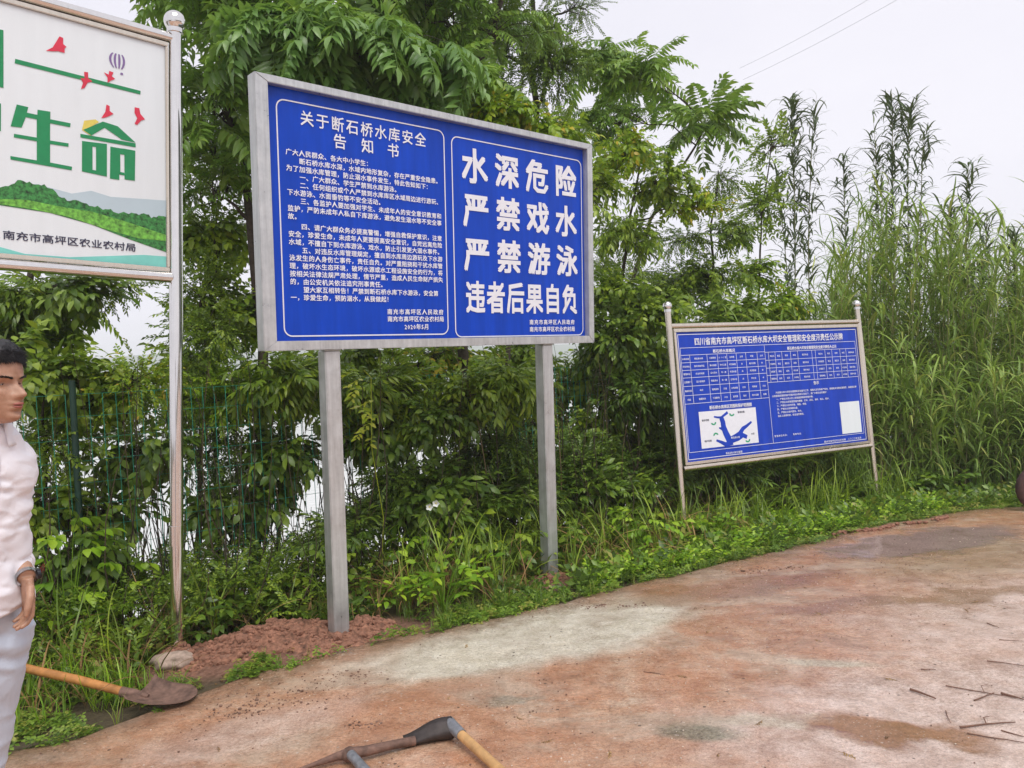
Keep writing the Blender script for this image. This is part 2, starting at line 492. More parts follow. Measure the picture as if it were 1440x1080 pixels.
# cleaner pale concrete beside the big sign, worn grey spots, pinkish ground bottom right with pale sheen painted in
patch(.10, 4.60, 1.1, .48, .42, ramp(t, mid, [(.25, (.46, .41, .31)), (.5, (.63, .58, .47)), (.75, (.76, .72, .61))]), .95, .25, .26)
patch(1.9, 3.2, 1.1, .65, .1, pink, .85, .4, .4, 4)
patch(3.9, 4.3, 1.9, 1.1, .1, pink, .85, .4, .5, 3)
patch(3.8, 5.8, 1.3, .5, .2, ramp(t, mid, [(.3, (.28, .19, .12)), (.7, (.42, .31, .21))]), .7, .5, .3)
patch(-1.25, 3.55, .45, .2, .5, pink, .5, .5, .15)
patch(.72, 3.28, .16, .075, -.2, ramp(t, fine, [(.3, (.13, .12, .08)), (.7, (.30, .28, .20))]), .85, .4, .06, 8)
patch(1.05, 3.35, .28, .06, -.1, conc, .6, .5, .08, 8)
patch(1.55, 3.95, .22, .05, -.25, conc, .75, .5, .06, 8)
patch(-.1, 3.7, .15, .05, .1, ramp(t, fine, [(.3, (.16, .17, .13)), (.7, (.32, .31, .25))]), .6, .5, .08, 8)
orange = (.26, .115, .045)
patch(-.45, 3.9, .5, .1, .45, (.36, .16, .08), .6, .6, .15, 4)
wet1 = patch(1.52, 3.2, .36, .12, -.35, orange, .9, .38, .16, 6)
wet2 = patch(3.35, 6.35, .95, .34, .32, (.30, .215, .205), .9, .22, .26, 5)  # puddle whose lighter purplish base stands in for the reflected sky
wet3 = patch(3.55, 4.92, .15, .12, .1, (.22, .115, .06), .8, .3, .1, 6)
wet4 = patch(1.4, 5.35, .9, .22, .3, (.27, .13, .07), .6, .4, .25, 3)
wet5 = patch(2.6, 4.9, 1.2, .12, .1, (.27, .14, .075), .6, .4, .25, 3)
# muddy, littered rim of the slab
ea = t.nodes.new('ShaderNodeAttribute'); ea.attribute_name = 'tint'
er = t.nodes.new('ShaderNodeMapRange'); er.inputs[1].default_value = .02; er.inputs[2].default_value = .26; er.inputs[3].default_value = 1; er.inputs[4].default_value = 0
t.links.new(mth(t, 'ADD', ea.outputs['Fac'], mth(t, 'MULTIPLY', mth(t, 'SUBTRACT', noise(t, 7, 6, .7, co), .5), .5)), er.inputs[0])
col = mixc(t, mth(t, 'MULTIPLY', er.outputs[0], .85), col, ramp(t, fine, [(.3, (.12, .065, .04)), (.7, (.30, .19, .12))]))
# specks, grit and dark crumbs
vor = t.nodes.new('ShaderNodeTexVoronoi'); vor.inputs['Scale'].default_value = 22; t.links.new(co, vor.inputs['Vector'])
sp = mth(t, 'MULTIPLY', mth(t, 'LESS_THAN', vor.outputs['Distance'], .13), mth(t, 'GREATER_THAN', noise(t, 2.6, 3, .5, co), .53))
col = mixc(t, mth(t, 'MULTIPLY', sp, .55), col, (.66, .58, .50))
vor3 = t.nodes.new('ShaderNodeTexVoronoi'); vor3.inputs['Scale'].default_value = 60; t.links.new(co, vor3.inputs['Vector'])
sp3 = mth(t, 'MULTIPLY', mth(t, 'LESS_THAN', vor3.outputs['Distance'], .2), mth(t, 'GREATER_THAN', noise(t, 5, 4, .6, co), .5))
col = mixc(t, mth(t, 'MULTIPLY', sp3, .45), col, mixc(t, vor3.outputs['Color'], (.10, .06, .04), (.80, .70, .60)))
vor2 = t.nodes.new('ShaderNodeTexVoronoi'); vor2.inputs['Scale'].default_value = 13; t.links.new(co, vor2.inputs['Vector'])
sp2 = mth(t, 'MULTIPLY', mth(t, 'LESS_THAN', vor2.outputs['Distance'], .10), mth(t, 'GREATER_THAN', noise(t, 3.6, 3, .5, co), .55))
col = mixc(t, mth(t, 'MULTIPLY', sp2, .75), col, (.06, .04, .03))
col = mixc(t, 1.0, col, ramp(t, fine, [(.30, (.62, .60, .58)), (.5, (.98, .98, .98)), (.72, (1.22, 1.22, 1.22))]), 'MULTIPLY')
col = mixc(t, 1.0, col, ramp(t, noise(t, 150, 3, .8, co), [(.36, (.80, .79, .78)), (.5, (1, 1, 1)), (.64, (1.18, 1.18, 1.18))]), 'MULTIPLY')
st_ = noise(t, 3.1, 9, .74, co, .5)
col = mixc(t, 1.0, col, ramp(t, st_, [(.34, (.76, .71, .68)), (.5, (1, 1, 1)), (.66, (1.14, 1.13, 1.12))]), 'MULTIPLY')
t.links.new(col, b.inputs['Base Color'])
wet = mth(t, 'MAXIMUM', mth(t, 'MAXIMUM', wet1, wet2), wet3)
wet = mth(t, 'MAXIMUM', wet, mth(t, 'MULTIPLY', mth(t, 'MAXIMUM', wet4, wet5), .8))
damp = ramp(t, streak, [(.35, (.42, .42, .42)), (.60, (.12, .12, .12))])
rg = mixc(t, wet, damp, (.045, .045, .045)); t.links.new(rg, b.inputs['Roughness'])
b.inputs['Specular IOR Level'].default_value = .75
h = mth(t, 'ADD', mth(t, 'MULTIPLY', fine, .5), mid)
dry = mth(t, 'SUBTRACT', 1.0, mth(t, 'MULTIPLY', wet, 1.0))
bump(t, b, mth(t, 'MULTIPLY', h, dry), .45, .02)


def road_mesh():
    xs = np.concatenate([np.linspace(-12, -4, 20, endpoint=False), np.linspace(-4, 6.5, 330, endpoint=False), np.linspace(6.5, 16, 30)])
    ey = edge_y(xs)
    ts = np.concatenate([[0], np.linspace(.0, 1, 60) ** 1.6 * 1.0])[1:]
    V = []; 
    for k, tt in enumerate(ts):
        y = ey - tt * (ey + 7)
        z = .012 * (fbm(xs * 1.3, y * 1.3, 2) - .5) + .004 * (vnoise(xs * 8, y * 8, 4) - .5)
        V.append(np.stack([xs, y, z], 1))
    top = np.vstack(V)
    skirt = np.stack([xs, ey + .012, np.full(len(xs), -.14)], 1)
    V = np.vstack([skirt, top]); nx = len(xs); F = []
    for j in range(len(ts)):
        i = np.arange(nx - 1) + j * nx
        F.append(np.stack([i, i + nx, i + nx + 1, i + 1], 1))
    ed = np.maximum(0, (np.tile(ey, len(ts) + 1) - V[:, 1])) * .87
    return np_mesh('road', V, np.vstack(F), ROAD, ed)


road = link('road', road_mesh()); prop(road, kind='structure')

# ------------------------------------------------------------------ leaf kit
def leaf(L, W, segs=3, droop=.2, fold=.18, peak=.4):
    """a folded leaf along +X, made of triangles"""
    ts = np.linspace(0, 1, segs + 1)
    V = [(0, 0, 0)]; F = []
    for i in range(1, segs):
        tt = ts[i]; wd = W * .5 * math.sin(math.pi * tt ** (math.log(.5) / math.log(peak)))
        x = L * tt; z = -droop * L * tt * tt
        V += [(x, -wd, z + fold * wd), (x, 0, z), (x, wd, z + fold * wd)]
    V.append((L * (1 - droop * .15), 0, -droop * L))
    F += [(0, 1, 2), (0, 2, 3)]
    for i in range(segs - 2):
        a = 1 + i * 3
        F += [(a, a + 3, a + 4), (a, a + 4, a + 1), (a + 1, a + 4, a + 5), (a + 1, a + 5, a + 2)]
    a = 1 + (segs - 2) * 3; e = len(V) - 1
    F += [(a, e, a + 1), (a + 1, e, a + 2)]
    return np.array(V, float), np.array(F)


def rot(yaw=0, pit=0, rl=0):
    return np.array(Euler((rl, -pit, yaw), 'XYZ').to_matrix())


def proto_pinnate(L=.55, pairs=10, ll=.125, lw=.036, droop=.3):
    g = Geo(); pts = []
    for i in range(7):
        u = i / 6; pts.append((L * u * (1 - .12 * u * u), 0, .10 * L * math.sin(u * 2.2) - droop * L * u * u))
    pts = np.array(pts); V, F = tube(pts, np.linspace(.004, .0015, 7), 3, False); g.add(V, F, tint=.75)
    for k in range(pairs):
        u = .2 + .8 * k / (pairs - 1); i = min(5, int(u * 6)); f = u * 6 - i; p = pts[i] * (1 - f) + pts[i + 1] * f
        s = .75 + .35 * math.sin(math.pi * min(1, u * 1.02)); tb = U(.3, .7)
        for sd_ in (-1, 1):
            V, F = leaf(ll * s * U(.88, 1.08), lw, 3, U(.15, .45), .3, .35)
            g.add(V, F, rot(sd_ * U(1.05, 1.3), U(-.75, -.25), U(-.2, .2)), p, tb + U(-.15, .15))
    V, F = leaf(ll * .8, lw, 3, .3, .3); g.add(V, F, rot(0, -.6, 0), pts[-1], .6)
    return g.arrays()


def proto_twig(L=.3, n=10, ll=.1, lw=.042, spread=1.0, hang=-.4, segs=3, stem=.0022, opposite=False, tip=True):
    g = Geo(); pts = np.array([(L * u, .02 * math.sin(u * 5), -.18 * L * u * u) for u in np.linspace(0, 1, 4)])
    V, F = tube(pts, np.linspace(stem, stem * .5, 4), 3, False); g.add(V, F, tint=.1)
    for k in range(n):
        u = .12 + .88 * k / max(1, n - 1); i = min(2, int(u * 3)); f = u * 3 - i; p = pts[i] * (1 - f) + pts[i + 1] * f
        for sd_ in ((-1, 1) if opposite else ((-1) ** k,)):
            V, F = leaf(ll * U(.75, 1.15), lw * U(.85, 1.1), segs, U(.1, .4), U(.1, .3), .42)
            g.add(V, F, rot(sd_ * U(.5, 1.0) * spread * (1.15 - .5 * u), hang + U(-.35, .35), U(-.5, .5)), p, U(.05, .95))
    return g.arrays()


PROTO = {}
def make_protos():
    P = PROTO
    P['pinnate'] = [proto_pinnate(U(.52, .66), 10, .155, .044, U(.25, .5)) for _ in range(4)]
    P['feather'] = [proto_pinnate(U(.34, .42), 9, .085, .026, U(.2, .5)) for _ in range(3)]
    P['broad'] = [proto_twig(.28, 8, .105, .050) for _ in range(4)]
    P['lance'] = [proto_twig(.30, 11, .115, .030, .9, -.55) for _ in range(4)]
    P['small'] = [proto_twig(.30, 20, .046, .021, 1.1, -.2, 2) for _ in range(4)]
    P['tiny'] = [proto_twig(.26, 24, .030, .015, 1.2, -.1, 2) for _ in range(3)]
    P['simple'] = [proto_twig(.36, 7, .085, .036, 1.1, .05, 3, opposite=True) for _ in range(3)]
    P['big'] = [proto_twig(.22, 6, .13, .085, 1.1, -.5, 4) for _ in range(3)]
    P['seedling'] = [proto_twig(.2, 6, .12, .055, 1.3, .1, 4) for _ in range(3)]
make_protos()
PMESH = {}


def proto_mesh(kind, i, mat, lod=''):
    key = (kind, i, mat)
    if key not in PMESH:
        V, F, T = PROTO[kind][i]; PMESH[key] = np_mesh('leafy_twig', V, F, LF[mat], T)
    return PMESH[key]


def frames(dirs, ups, rolls, scales):
    d = dirs / (np.linalg.norm(dirs, axis=1)[:, None] + 1e-9)
    y = np.cross(ups, d); y /= np.linalg.norm(y, axis=1)[:, None] + 1e-9
    z = np.cross(d, y)
    c, s = np.cos(rolls)[:, None], np.sin(rolls)[:, None]
    y2 = c * y + s * z; z2 = -s * y + c * z
    return np.stack([d, y2, z2], 2) * scales[:, None, None]


def merged(kind, Ms, Ps, which, toff):
    """join many copies of the prototypes of one kind into arrays"""
    Vs, Fs, Ts, n = [], [], [], 0
    for i, (V, F, T) in enumerate(PROTO[kind]):
        sel = np.where(which == i)[0]
        if not len(sel): continue
        VV = np.einsum('kij,nj->kni', Ms[sel], V) + Ps[sel][:, None, :]
        Vs.append(VV.reshape(-1, 3))
        Fs.append((F[None] + (np.arange(len(sel)) * len(V))[:, None, None]).reshape(-1, 3) + n)
        Ts.append((T[None] + toff[sel][:, None]).ravel()); n += len(sel) * len(V)
    return np.vstack(Vs), np.vstack(Fs), np.concatenate(Ts)


def bez(p0, p1, sag, n=6, side=None):
    p0 = np.asarray(p0, float); p1 = np.asarray(p1, float)
    u = np.linspace(0, 1, n)[:, None]
    mid_ = np.zeros(3); mid_[2] = sag
    if side is not None: mid_ += side
    return p0 * (1 - u) + p1 * u + mid_ * (4 * u * (1 - u))


OBJ_LIMIT = 44
DENSE = 1.75


def tree(name, label, cat, trunk, r0, blobs, mat, bark=BARK, n_obj=OBJ_LIMIT, group=None, trunk_name='trunk'):
    """trunk: list of points; blobs: (centre, (rx,ry,rz), branchlets, twigs per branchlet, kind, mat, scale, droop)"""
    base = np.array(trunk[0]); base[2] = ground_z(base[0], base[1]) - .05; trunk = [tuple(base)] + [tuple(p) for p in trunk[1:]]
    root = empty(name, tuple(base), label, cat, group)
    tp = []
    for a, b_ in zip(trunk[:-1], trunk[1:]):
        a = np.array(a); b_ = np.array(b_)
        for u in np.linspace(0, 1, 6)[:-1]: tp.append(a * (1 - u) + b_ * u + rng.normal(0, r0 * .35, 3) * (1, 1, .2))
    tp.append(np.array(trunk[-1])); tp = np.array(tp)
    rads = np.linspace(r0, r0 * .28, len(tp))
    V, F = tube(tp - base, rads, 8)
    link(trunk_name, np_mesh(trunk_name, V, F, bark, np.full(len(V), .5)), root)
    batch = {}
    for bl in blobs:
        bl = list(bl); bl[2] = int(bl[2] * DENSE)
        c, rr, nb, tw, kind = bl[:5]; bm_ = bl[5] if len(bl) > 5 and bl[5] else mat; scl = bl[6] if len(bl) > 6 else 1.0; droop = bl[7] if len(bl) > 7 else 0.25
        c = np.array(c); rr = np.array(rr)
        low = tp[:, 2] < c[2] - .15 * rr[2]
        cand = np.where(low)[0] if low.any() else np.array([0])
        dd = np.linalg.norm(tp[cand] - c, axis=1) + .5 * np.abs(tp[cand, 2] - (c[2] - rr[2] * .8))
        k = cand[np.argmin(dd)]
        g = Geo()
        limb = bez(tp[k], c + (0, 0, -.1 * rr[2]), .12 * np.linalg.norm(c - tp[k]), 8)
        limb[1:-1] += rng.normal(0, .02, (6, 3))
        lr = min(rads[k] * .7, .012 + .02 * np.linalg.norm(c - tp[k]))
        V, F = tube(limb - base, np.linspace(lr, .006, 8), 6, False); g.add(V, F)
        for _ in range(nb):
            v = rng.normal(0, 1, 3); v /= np.linalg.norm(v); v[2] = abs(v[2]) * .9 - .25 if rng.random() < .7 else v[2]
            q = c + v * rr * (.55 + .5 * rng.random())
            s = limb[rng.integers(4, 8)]
            br = bez(s, q, .12 * np.linalg.norm(q - s), 6, rng.normal(0, .04, 3))
            V, F = tube(br - base, np.linspace(.007, .0025, 6), 3, False); g.add(V, F)
            us = np.sort(rng.uniform(.22, 1.0, tw)); us[-1] = 1.0
            for u in us:
                i = min(4, int(u * 5)); f = u * 5 - i; p = br[i] * (1 - f) + br[i + 1] * f
                bd = br[i + 1] - br[i]; bd /= np.linalg.norm(bd) + 1e-9
                rd = rng.normal(0, 1, 3); rd /= np.linalg.norm(rd)
                if kind in ('pinnate', 'feather'): rd[2] = abs(rd[2]) * .3
                d = .75 * bd + .95 * rd + np.array([0, 0, -droop])
                batch.setdefault((kind, bm_), []).append((p, d, U(-.6, .6), scl * U(.75, 1.15), rng.integers(0, len(PROTO[kind])), U(-.2, .2)))
        link('branch', g.mesh('branch', bark), root)
    tot = sum(len(v) for v in batch.values())
    for (kind, bm_), lst in batch.items():
        P_ = np.array([x[0] for x in lst]); D = np.array([x[1] for x in lst]); Rl = np.array([x[2] for x in lst]); S = np.array([x[3] for x in lst])
        Wh = np.array([x[4] for x in lst]); TO = np.array([x[5] for x in lst])
        Ms = frames(D, np.tile([0, 0, 1.0], (len(lst), 1)) + rng.normal(0, .15, (len(lst), 3)), Rl, S)
        order = np.argsort(P_[:, 1]); no = min(len(lst), max(1, int(n_obj * len(lst) / tot)))
        near = order[:no]; rest = order[no:]
        for i in near:
            mw = Matrix([[*Ms[i][r], P_[i][r] - base[r]] for r in range(3)] + [[0, 0, 0, 1]])
            link('leafy_twig' if kind not in ('pinnate', 'feather') else 'leaf_frond', proto_mesh(kind, int(Wh[i]), bm_), root, mw=mw)
        if len(rest):
            V, F, T = merged(kind, Ms[rest], P_[rest] - base, Wh[rest], TO[rest])
            o = link('foliage', np_mesh('foliage', V, F, LF[bm_], T), root); o['kind'] = 'stuff'
    return root


# ------------------------------------------------------------------ trees and shrubs on the bank
def B(px, py, Y, rx, rz, nb, tw, kind, mat=None, scl=1.0, droop=.25, ry=None):
    return (at(px, py, Y), (rx, ry or rx * .8, rz), nb, tw, kind, mat, scl, droop)


GT = 'trees on the bank behind the fence'
GS = 'shrubs along the fence'
# large feather-leaved trees
tree('feather_leaved_tree', 'tall tree with long drooping feather leaves above the left end of the big blue sign', 'tree',
     [at(352, 800, 6.7), at(372, 600, 6.8), at(362, 420, 6.9), at(345, 240, 6.9), at(300, 50, 6.9), at(270, -120, 6.9)], .060, [
     B(300, 30, 6.9, .62, .5, 9, 7, 'pinnate'), B(300, 150, 6.8, .45, .5, 8, 6, 'pinnate'), B(430, 60, 6.5, .6, .35, 9, 7, 'pinnate'),
     B(300, 270, 6.7, .35, .4, 6, 6, 'feather'), B(380, -60, 6.8, .9, .5, 9, 7, 'pinnate'), B(260, -90, 7.0, .8, .5, 9, 7, 'pinnate'),
     B(510, 70, 6.2, .45, .25, 7, 7, 'pinnate', 'spray', 1.15, .5), B(600, 75, 6.4, .35, .22, 5, 6, 'pinnate', 'spray', 1.05, .5), B(420, 40, 6.2, .4, .25, 5, 6, 'pinnate', 'spray', 1.1, .5)], 'frond', n_obj=90, group=GT)
tree('feather_leaved_tree', 'tree with leaning dark trunk rising behind the middle of the big blue sign', 'tree',
     [at(660, 780, 7.9), at(655, 560, 8.0), at(640, 380, 8.0), at(655, 180, 8.0), at(700, 20, 8.0), at(730, -120, 8.0)], .070, [
     B(600, 20, 7.8, .7, .45, 10, 7, 'pinnate'), B(700, 40, 7.8, .5, .5, 8, 6, 'feather'), B(520, -40, 7.8, .9, .5, 10, 7, 'pinnate'),
     B(680, -90, 8.0, .9, .5, 10, 6, 'pinnate'), B(640, 120, 7.4, .4, .3, 7, 6, 'pinnate', None, .9, .5), B(570, 130, 7.2, .4, .25, 7, 6, 'feather')], 'frond', n_obj=80, group=GT)
tree('small_leaved_tree', 'dense dark small-leaved tree reaching the top edge of the photo right of centre', 'tree',
     [at(760, 700, 9.3), at(750, 400, 9.4), at(755, 200, 9.4), at(745, -60, 9.4)], .08, [
     B(720, 40, 9.2, .6, .6, 16, 14, 'small', 'dark'), B(780, 90, 9.1, .45, .6, 14, 14, 'small', 'dark'), B(760, -60, 9.3, .9, .6, 16, 14, 'small', 'dark'),
     B(690, 130, 9.0, .4, .4, 10, 12, 'small', 'dark'), B(820, 10, 9.2, .28, .28, 6, 8, 'tiny', 'dark'), B(780, 200, 9.0, .5, .4, 12, 12, 'small', 'mid'), B(640, 60, 9.3, .6, .7, 14, 13, 'small', 'dark')], 'dark', n_obj=60, group=GT)
r = tree('feather_leaved_tree', 'slender tree with an umbrella of dark drooping fronds against the sky', 'tree',
     [at(860, 640, 9.8), at(880, 420, 9.8), at(915, 310, 9.8), at(992, 178, 9.8)], .04, [
     B(900, 110, 9.8, .3, .25, 6, 6, 'pinnate', None, 1.0, .45), B(855, 80, 9.9, .25, .2, 5, 6, 'pinnate', None, 1.0, .45), B(860, 170, 9.6, .45, .35, 10, 7, 'feather'), B(885, 230, 9.7, .3, .2, 4, 6, 'feather')], 'frond', n_obj=60, group=GT)
top = at(992, 182, 9.8) - np.array(r.location)
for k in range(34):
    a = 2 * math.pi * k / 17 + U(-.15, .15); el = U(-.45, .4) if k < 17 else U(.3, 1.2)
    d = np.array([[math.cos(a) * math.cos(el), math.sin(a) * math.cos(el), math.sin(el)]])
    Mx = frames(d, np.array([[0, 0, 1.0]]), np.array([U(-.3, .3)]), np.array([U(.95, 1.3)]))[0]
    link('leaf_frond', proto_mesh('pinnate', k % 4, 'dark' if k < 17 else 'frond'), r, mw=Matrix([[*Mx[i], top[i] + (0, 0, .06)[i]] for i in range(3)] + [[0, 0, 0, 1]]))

# yellow-green broadleaf trees looking over the sign
tree('broadleaf_tree', 'yellow-green leafy bush just above the top right edge of the big blue sign', 'tree',
     [at(720, 720, 7.5), at(715, 450, 7.5), at(705, 250, 7.5), at(700, 180, 7.5)], .03, [
     B(610, 130, 7.2, .34, .13, 9, 9, 'broad', None, .8), B(690, 160, 7.2, .42, .2, 12, 9, 'broad', None, .8), B(770, 195, 7.3, .35, .22, 11, 9, 'broad', None, .8), B(840, 260, 7.5, .3, .35, 9, 9, 'broad', 'mid', .8)], 'yellow', n_obj=60, group=GT)
tree('broadleaf_tree', 'light green tree with airy layered leaves, right of the big sign', 'tree',
     [at(830, 740, 8.9), at(850, 500, 8.9), at(880, 350, 8.9), at(900, 230, 8.9)], .035, [
     B(870, 215, 8.7, .45, .22, 10, 9, 'broad', 'yellow', .75), B(940, 260, 8.8, .4, .3, 11, 9, 'broad', None, .8), B(880, 330, 8.7, .4, .4, 11, 9, 'lance', None, .8),
     B(990, 290, 8.9, .35, .3, 7, 8, 'broad', 'yellow', .7), B(860, 420, 8.5, .35, .4, 11, 9, 'broad', None, .85)], 'mid', n_obj=60, group=GT)
tree('broadleaf_tree', 'thin dark-stemmed young tree behind the left end of the small blue sign', 'tree',
     [at(1004, 620, 10.2), at(1003, 440, 10.2), at(1001, 320, 10.2), at(1010, 240, 10.2)], .028, [
     B(1000, 390, 10.1, .55, .3, 11, 8, 'broad', None, .7), B(1030, 330, 10.1, .3, .3, 9, 8, 'lance', None, .75), B(960, 340, 10.1, .3, .25, 7, 8, 'small'),
     B(1010, 250, 10.2, .25, .3, 6, 6, 'small'), B(930, 420, 10.0, .4, .3, 8, 8, 'broad', None, .8)], 'mid', n_obj=45, group=GT)
tree('broadleaf_tree', 'sapling with paired oval leaves silhouetted against the sky between two tall trees and reeds', 'tree',
     [at(1068, 640, 10.6), at(1066, 430, 10.6), at(1072, 300, 10.6), at(1086, 190, 10.6)], .022, [
     B(1086, 205, 10.6, .24, .3, 7, 4, 'simple', None, .9, -.1), B(1075, 290, 10.6, .3, .35, 8, 6, 'simple', None, .9, .0), B(1060, 380, 10.5, .35, .3, 9, 8, 'broad', 'yellow', .75)], 'mid', n_obj=45, group=GT)
# dark leafy masses flanking and under the sign
specs = [
 ('dark leafy shrub directly right of the big sign, in front of its neighbours', (850, 780, 8.2), [(865, 480, 8.2, .35, .35, 12, 10, 'broad', 'dark'), (900, 560, 8.1, .32, .35, 12, 10, 'lance', 'dark'), (840, 600, 8.3, .3, .35, 9, 9, 'broad', 'mid'), (915, 440, 8.3, .35, .3, 10, 9, 'broad', 'mid')]),
 ('rounded green shrub just left of the small blue sign and its post', (930, 740, 8.8), [(905, 500, 8.8, .4, .4, 11, 9, 'broad', 'mid'), (930, 600, 8.7, .3, .4, 10, 9, 'small', 'dark'), (880, 650, 8.4, .3, .25, 8, 8, 'broad', 'dark')]),
 ('shrub with long drooping leaves hanging just below the big sign, right of its left post', (560, 760, 6.9), [(540, 550, 6.8, .38, .26, 13, 10, 'lance', 'mid', .9), (600, 590, 6.8, .34, .34, 13, 10, 'broad', 'dark', .8), (520, 620, 6.8, .25, .25, 8, 8, 'broad', 'dark')]),
 ('shrub with drooping leaves under the big sign next to its right post', (700, 760, 7.2), [(660, 555, 7.0, .35, .24, 12, 10, 'broad', 'mid', .8), (725, 540, 7.1, .3, .15, 11, 10, 'lance', 'mid'), (690, 630, 7.3, .4, .34, 13, 10, 'small', 'dark'), (720, 690, 7.2, .25, .2, 7, 8, 'broad', 'dark')]),
 ('shrub with drooping leaves between the steel pole and the big sign\'s left post', (380, 780, 6.5), [(330, 560, 6.5, .42, .30, 13, 10, 'small', 'yellow'), (410, 535, 6.4, .35, .20, 12, 10, 'lance', 'mid', 1.0), (400, 640, 6.6, .35, .35, 11, 9, 'broad', 'dark'), (300, 470, 6.6, .3, .2, 9, 8, 'small', 'mid')]),
 ('dark shrub hanging over the fence just right of the steel pole', (290, 800, 6.6), [(290, 640, 6.5, .3, .3, 9, 9, 'small', 'dark'), (330, 710, 6.4, .3, .25, 9, 9, 'broad', 'dark'), (285, 400, 6.9, .32, .4, 8, 8, 'small', 'mid')]),
 ('loose shrub with big pale leaves left of the steel pole under the white sign', (170, 830, 5.9), [(190, 540, 5.9, .3, .22, 10, 8, 'small', 'yellow'), (120, 560, 5.9, .3, .26, 10, 8, 'broad', 'mid', .9), (200, 640, 5.8, .28, .25, 8, 7, 'broad', 'dark'), (150, 720, 5.8, .25, .2, 7, 7, 'broad', 'dark')]),
 ('bushy shrub beside the head of the standing man', (60, 840, 5.6), [(60, 530, 5.7, .35, .3, 11, 8, 'broad', 'mid'), (70, 620, 5.6, .32, .25, 10, 8, 'small', 'mid'), (60, 720, 5.4, .3, .25, 9, 7, 'broad', 'mid'), (110, 780, 5.3, .25, .15, 7, 7, 'broad', 'dark')]),
 ('low dark thicket shrub midway between the two posts of the big sign', (620, 790, 6.7), [(610, 700, 6.6, .4, .25, 13, 9, 'broad', 'dark'), (560, 680, 6.6, .25, .25, 9, 8, 'small', 'dark'), (660, 740, 6.6, .25, .12, 8, 8, 'broad', 'mid')]),
 ('low dark shrub just right of the right post of the big sign', (830, 790, 7.3), [(830, 700, 7.4, .28, .3, 10, 9, 'broad', 'dark'), (890, 720, 7.5, .28, .22, 9, 9, 'broad', 'mid'), (810, 640, 7.6, .22, .3, 8, 8, 'small', 'dark')]),
 ('leafy shrub filling the space under the small blue sign', (1040, 730, 8.6), [(1010, 690, 8.5, .32, .18, 11, 9, 'broad', 'dark'), (1090, 690, 8.8, .35, .16, 11, 9, 'broad', 'dark'), (1170, 680, 9.0, .3, .15, 9, 9, 'small', 'mid')]),
 ('light green shrub right behind the top edge of the small blue sign', (1080, 640, 9.6), [(1040, 440, 9.6, .4, .25, 11, 9, 'broad', 'mid'), (1110, 430, 9.7, .3, .22, 9, 8, 'broad', 'yellow', .8), (980, 470, 9.4, .35, .25, 9, 9, 'broad', 'mid')]),
]
for lab, bs, bl in specs:
    tree('leafy_shrub', lab, 'shrub', [at(*bs), at(bl[1][0] * .5 + bs[0] * .5, (bs[1] + bl[0][1]) / 2, bs[2]), at(bl[0][0], bl[0][1], bs[2])], .024,
         [B(*x[:8], x[8], x[9] if len(x) > 9 else 1.0) for x in bl], 'mid', n_obj=36, group=GS, trunk_name='stem')
for lab, bs, bl in [
 ('green mass of shrub behind the fence between steel pole and left post', (350, 800, 7.4), [(300, 560, 7.4, .6, .3, 12, 9, 'broad', 'mid'), (420, 540, 7.4, .5, .25, 12, 9, 'broad', 'mid'), (370, 660, 7.3, .5, .3, 9, 9, 'small', 'dark')]),
 ('deep green shrub farther back under the middle of the big sign', (580, 800, 8.4), [(520, 570, 8.3, .6, .35, 13, 10, 'broad', 'dark'), (620, 580, 8.4, .6, .35, 13, 10, 'small', 'dark'), (560, 690, 8.2, .5, .3, 10, 9, 'small', 'dark'), (480, 510, 8.2, .6, .28, 12, 9, 'broad', 'mid'), (610, 505, 8.3, .7, .28, 14, 9, 'broad', 'yellow')]),
 ('deep green shrub farther back behind the right post of the big sign', (770, 800, 9.0), [(740, 590, 9.0, .6, .4, 13, 10, 'broad', 'dark'), (820, 540, 9.0, .5, .5, 13, 10, 'broad', 'mid'), (780, 680, 8.8, .5, .35, 10, 9, 'small', 'dark'), (720, 505, 8.8, .6, .3, 12, 9, 'broad', 'mid')]),
 ('hazy green shrub farther back left of the small blue sign', (900, 760, 10.2), [(880, 500, 10.2, .7, .5, 14, 10, 'broad', 'mid'), (960, 400, 10.4, .6, .5, 12, 10, 'lance', 'mid'), (860, 380, 10.0, .6, .4, 11, 10, 'small', 'mid'), (930, 620, 10, .6, .4, 11, 9, 'small', 'dark')]),
 ('leafy bush between steel pole and left frame of the big sign', (300, 760, 7.2), [(305, 330, 7.2, .35, .4, 9, 9, 'broad', 'mid'), (300, 220, 7.3, .3, .3, 7, 8, 'small', 'mid'), (320, 440, 7.1, .35, .25, 9, 9, 'broad', 'mid')]),
 ('bush with yellowish leaf tips behind the left half of the fence', (130, 800, 6.9), [(90, 540, 6.9, .5, .2, 9, 9, 'broad', 'yellow', .9), (180, 560, 6.9, .45, .2, 9, 9, 'small', 'mid'), (40, 470, 6.9, .4, .25, 8, 8, 'broad', 'mid')]),
]:
    tree('leafy_shrub', lab, 'shrub', [at(*bs), at(bl[1][0] * .5 + bs[0] * .5, (bs[1] + bl[0][1]) / 2, bs[2]), at(bl[0][0], bl[0][1], bs[2])], .024,
         [B(*x[:8], x[8], x[9] if len(x) > 9 else 1.0) for x in bl], 'mid', n_obj=24, group=GS, trunk_name='stem')
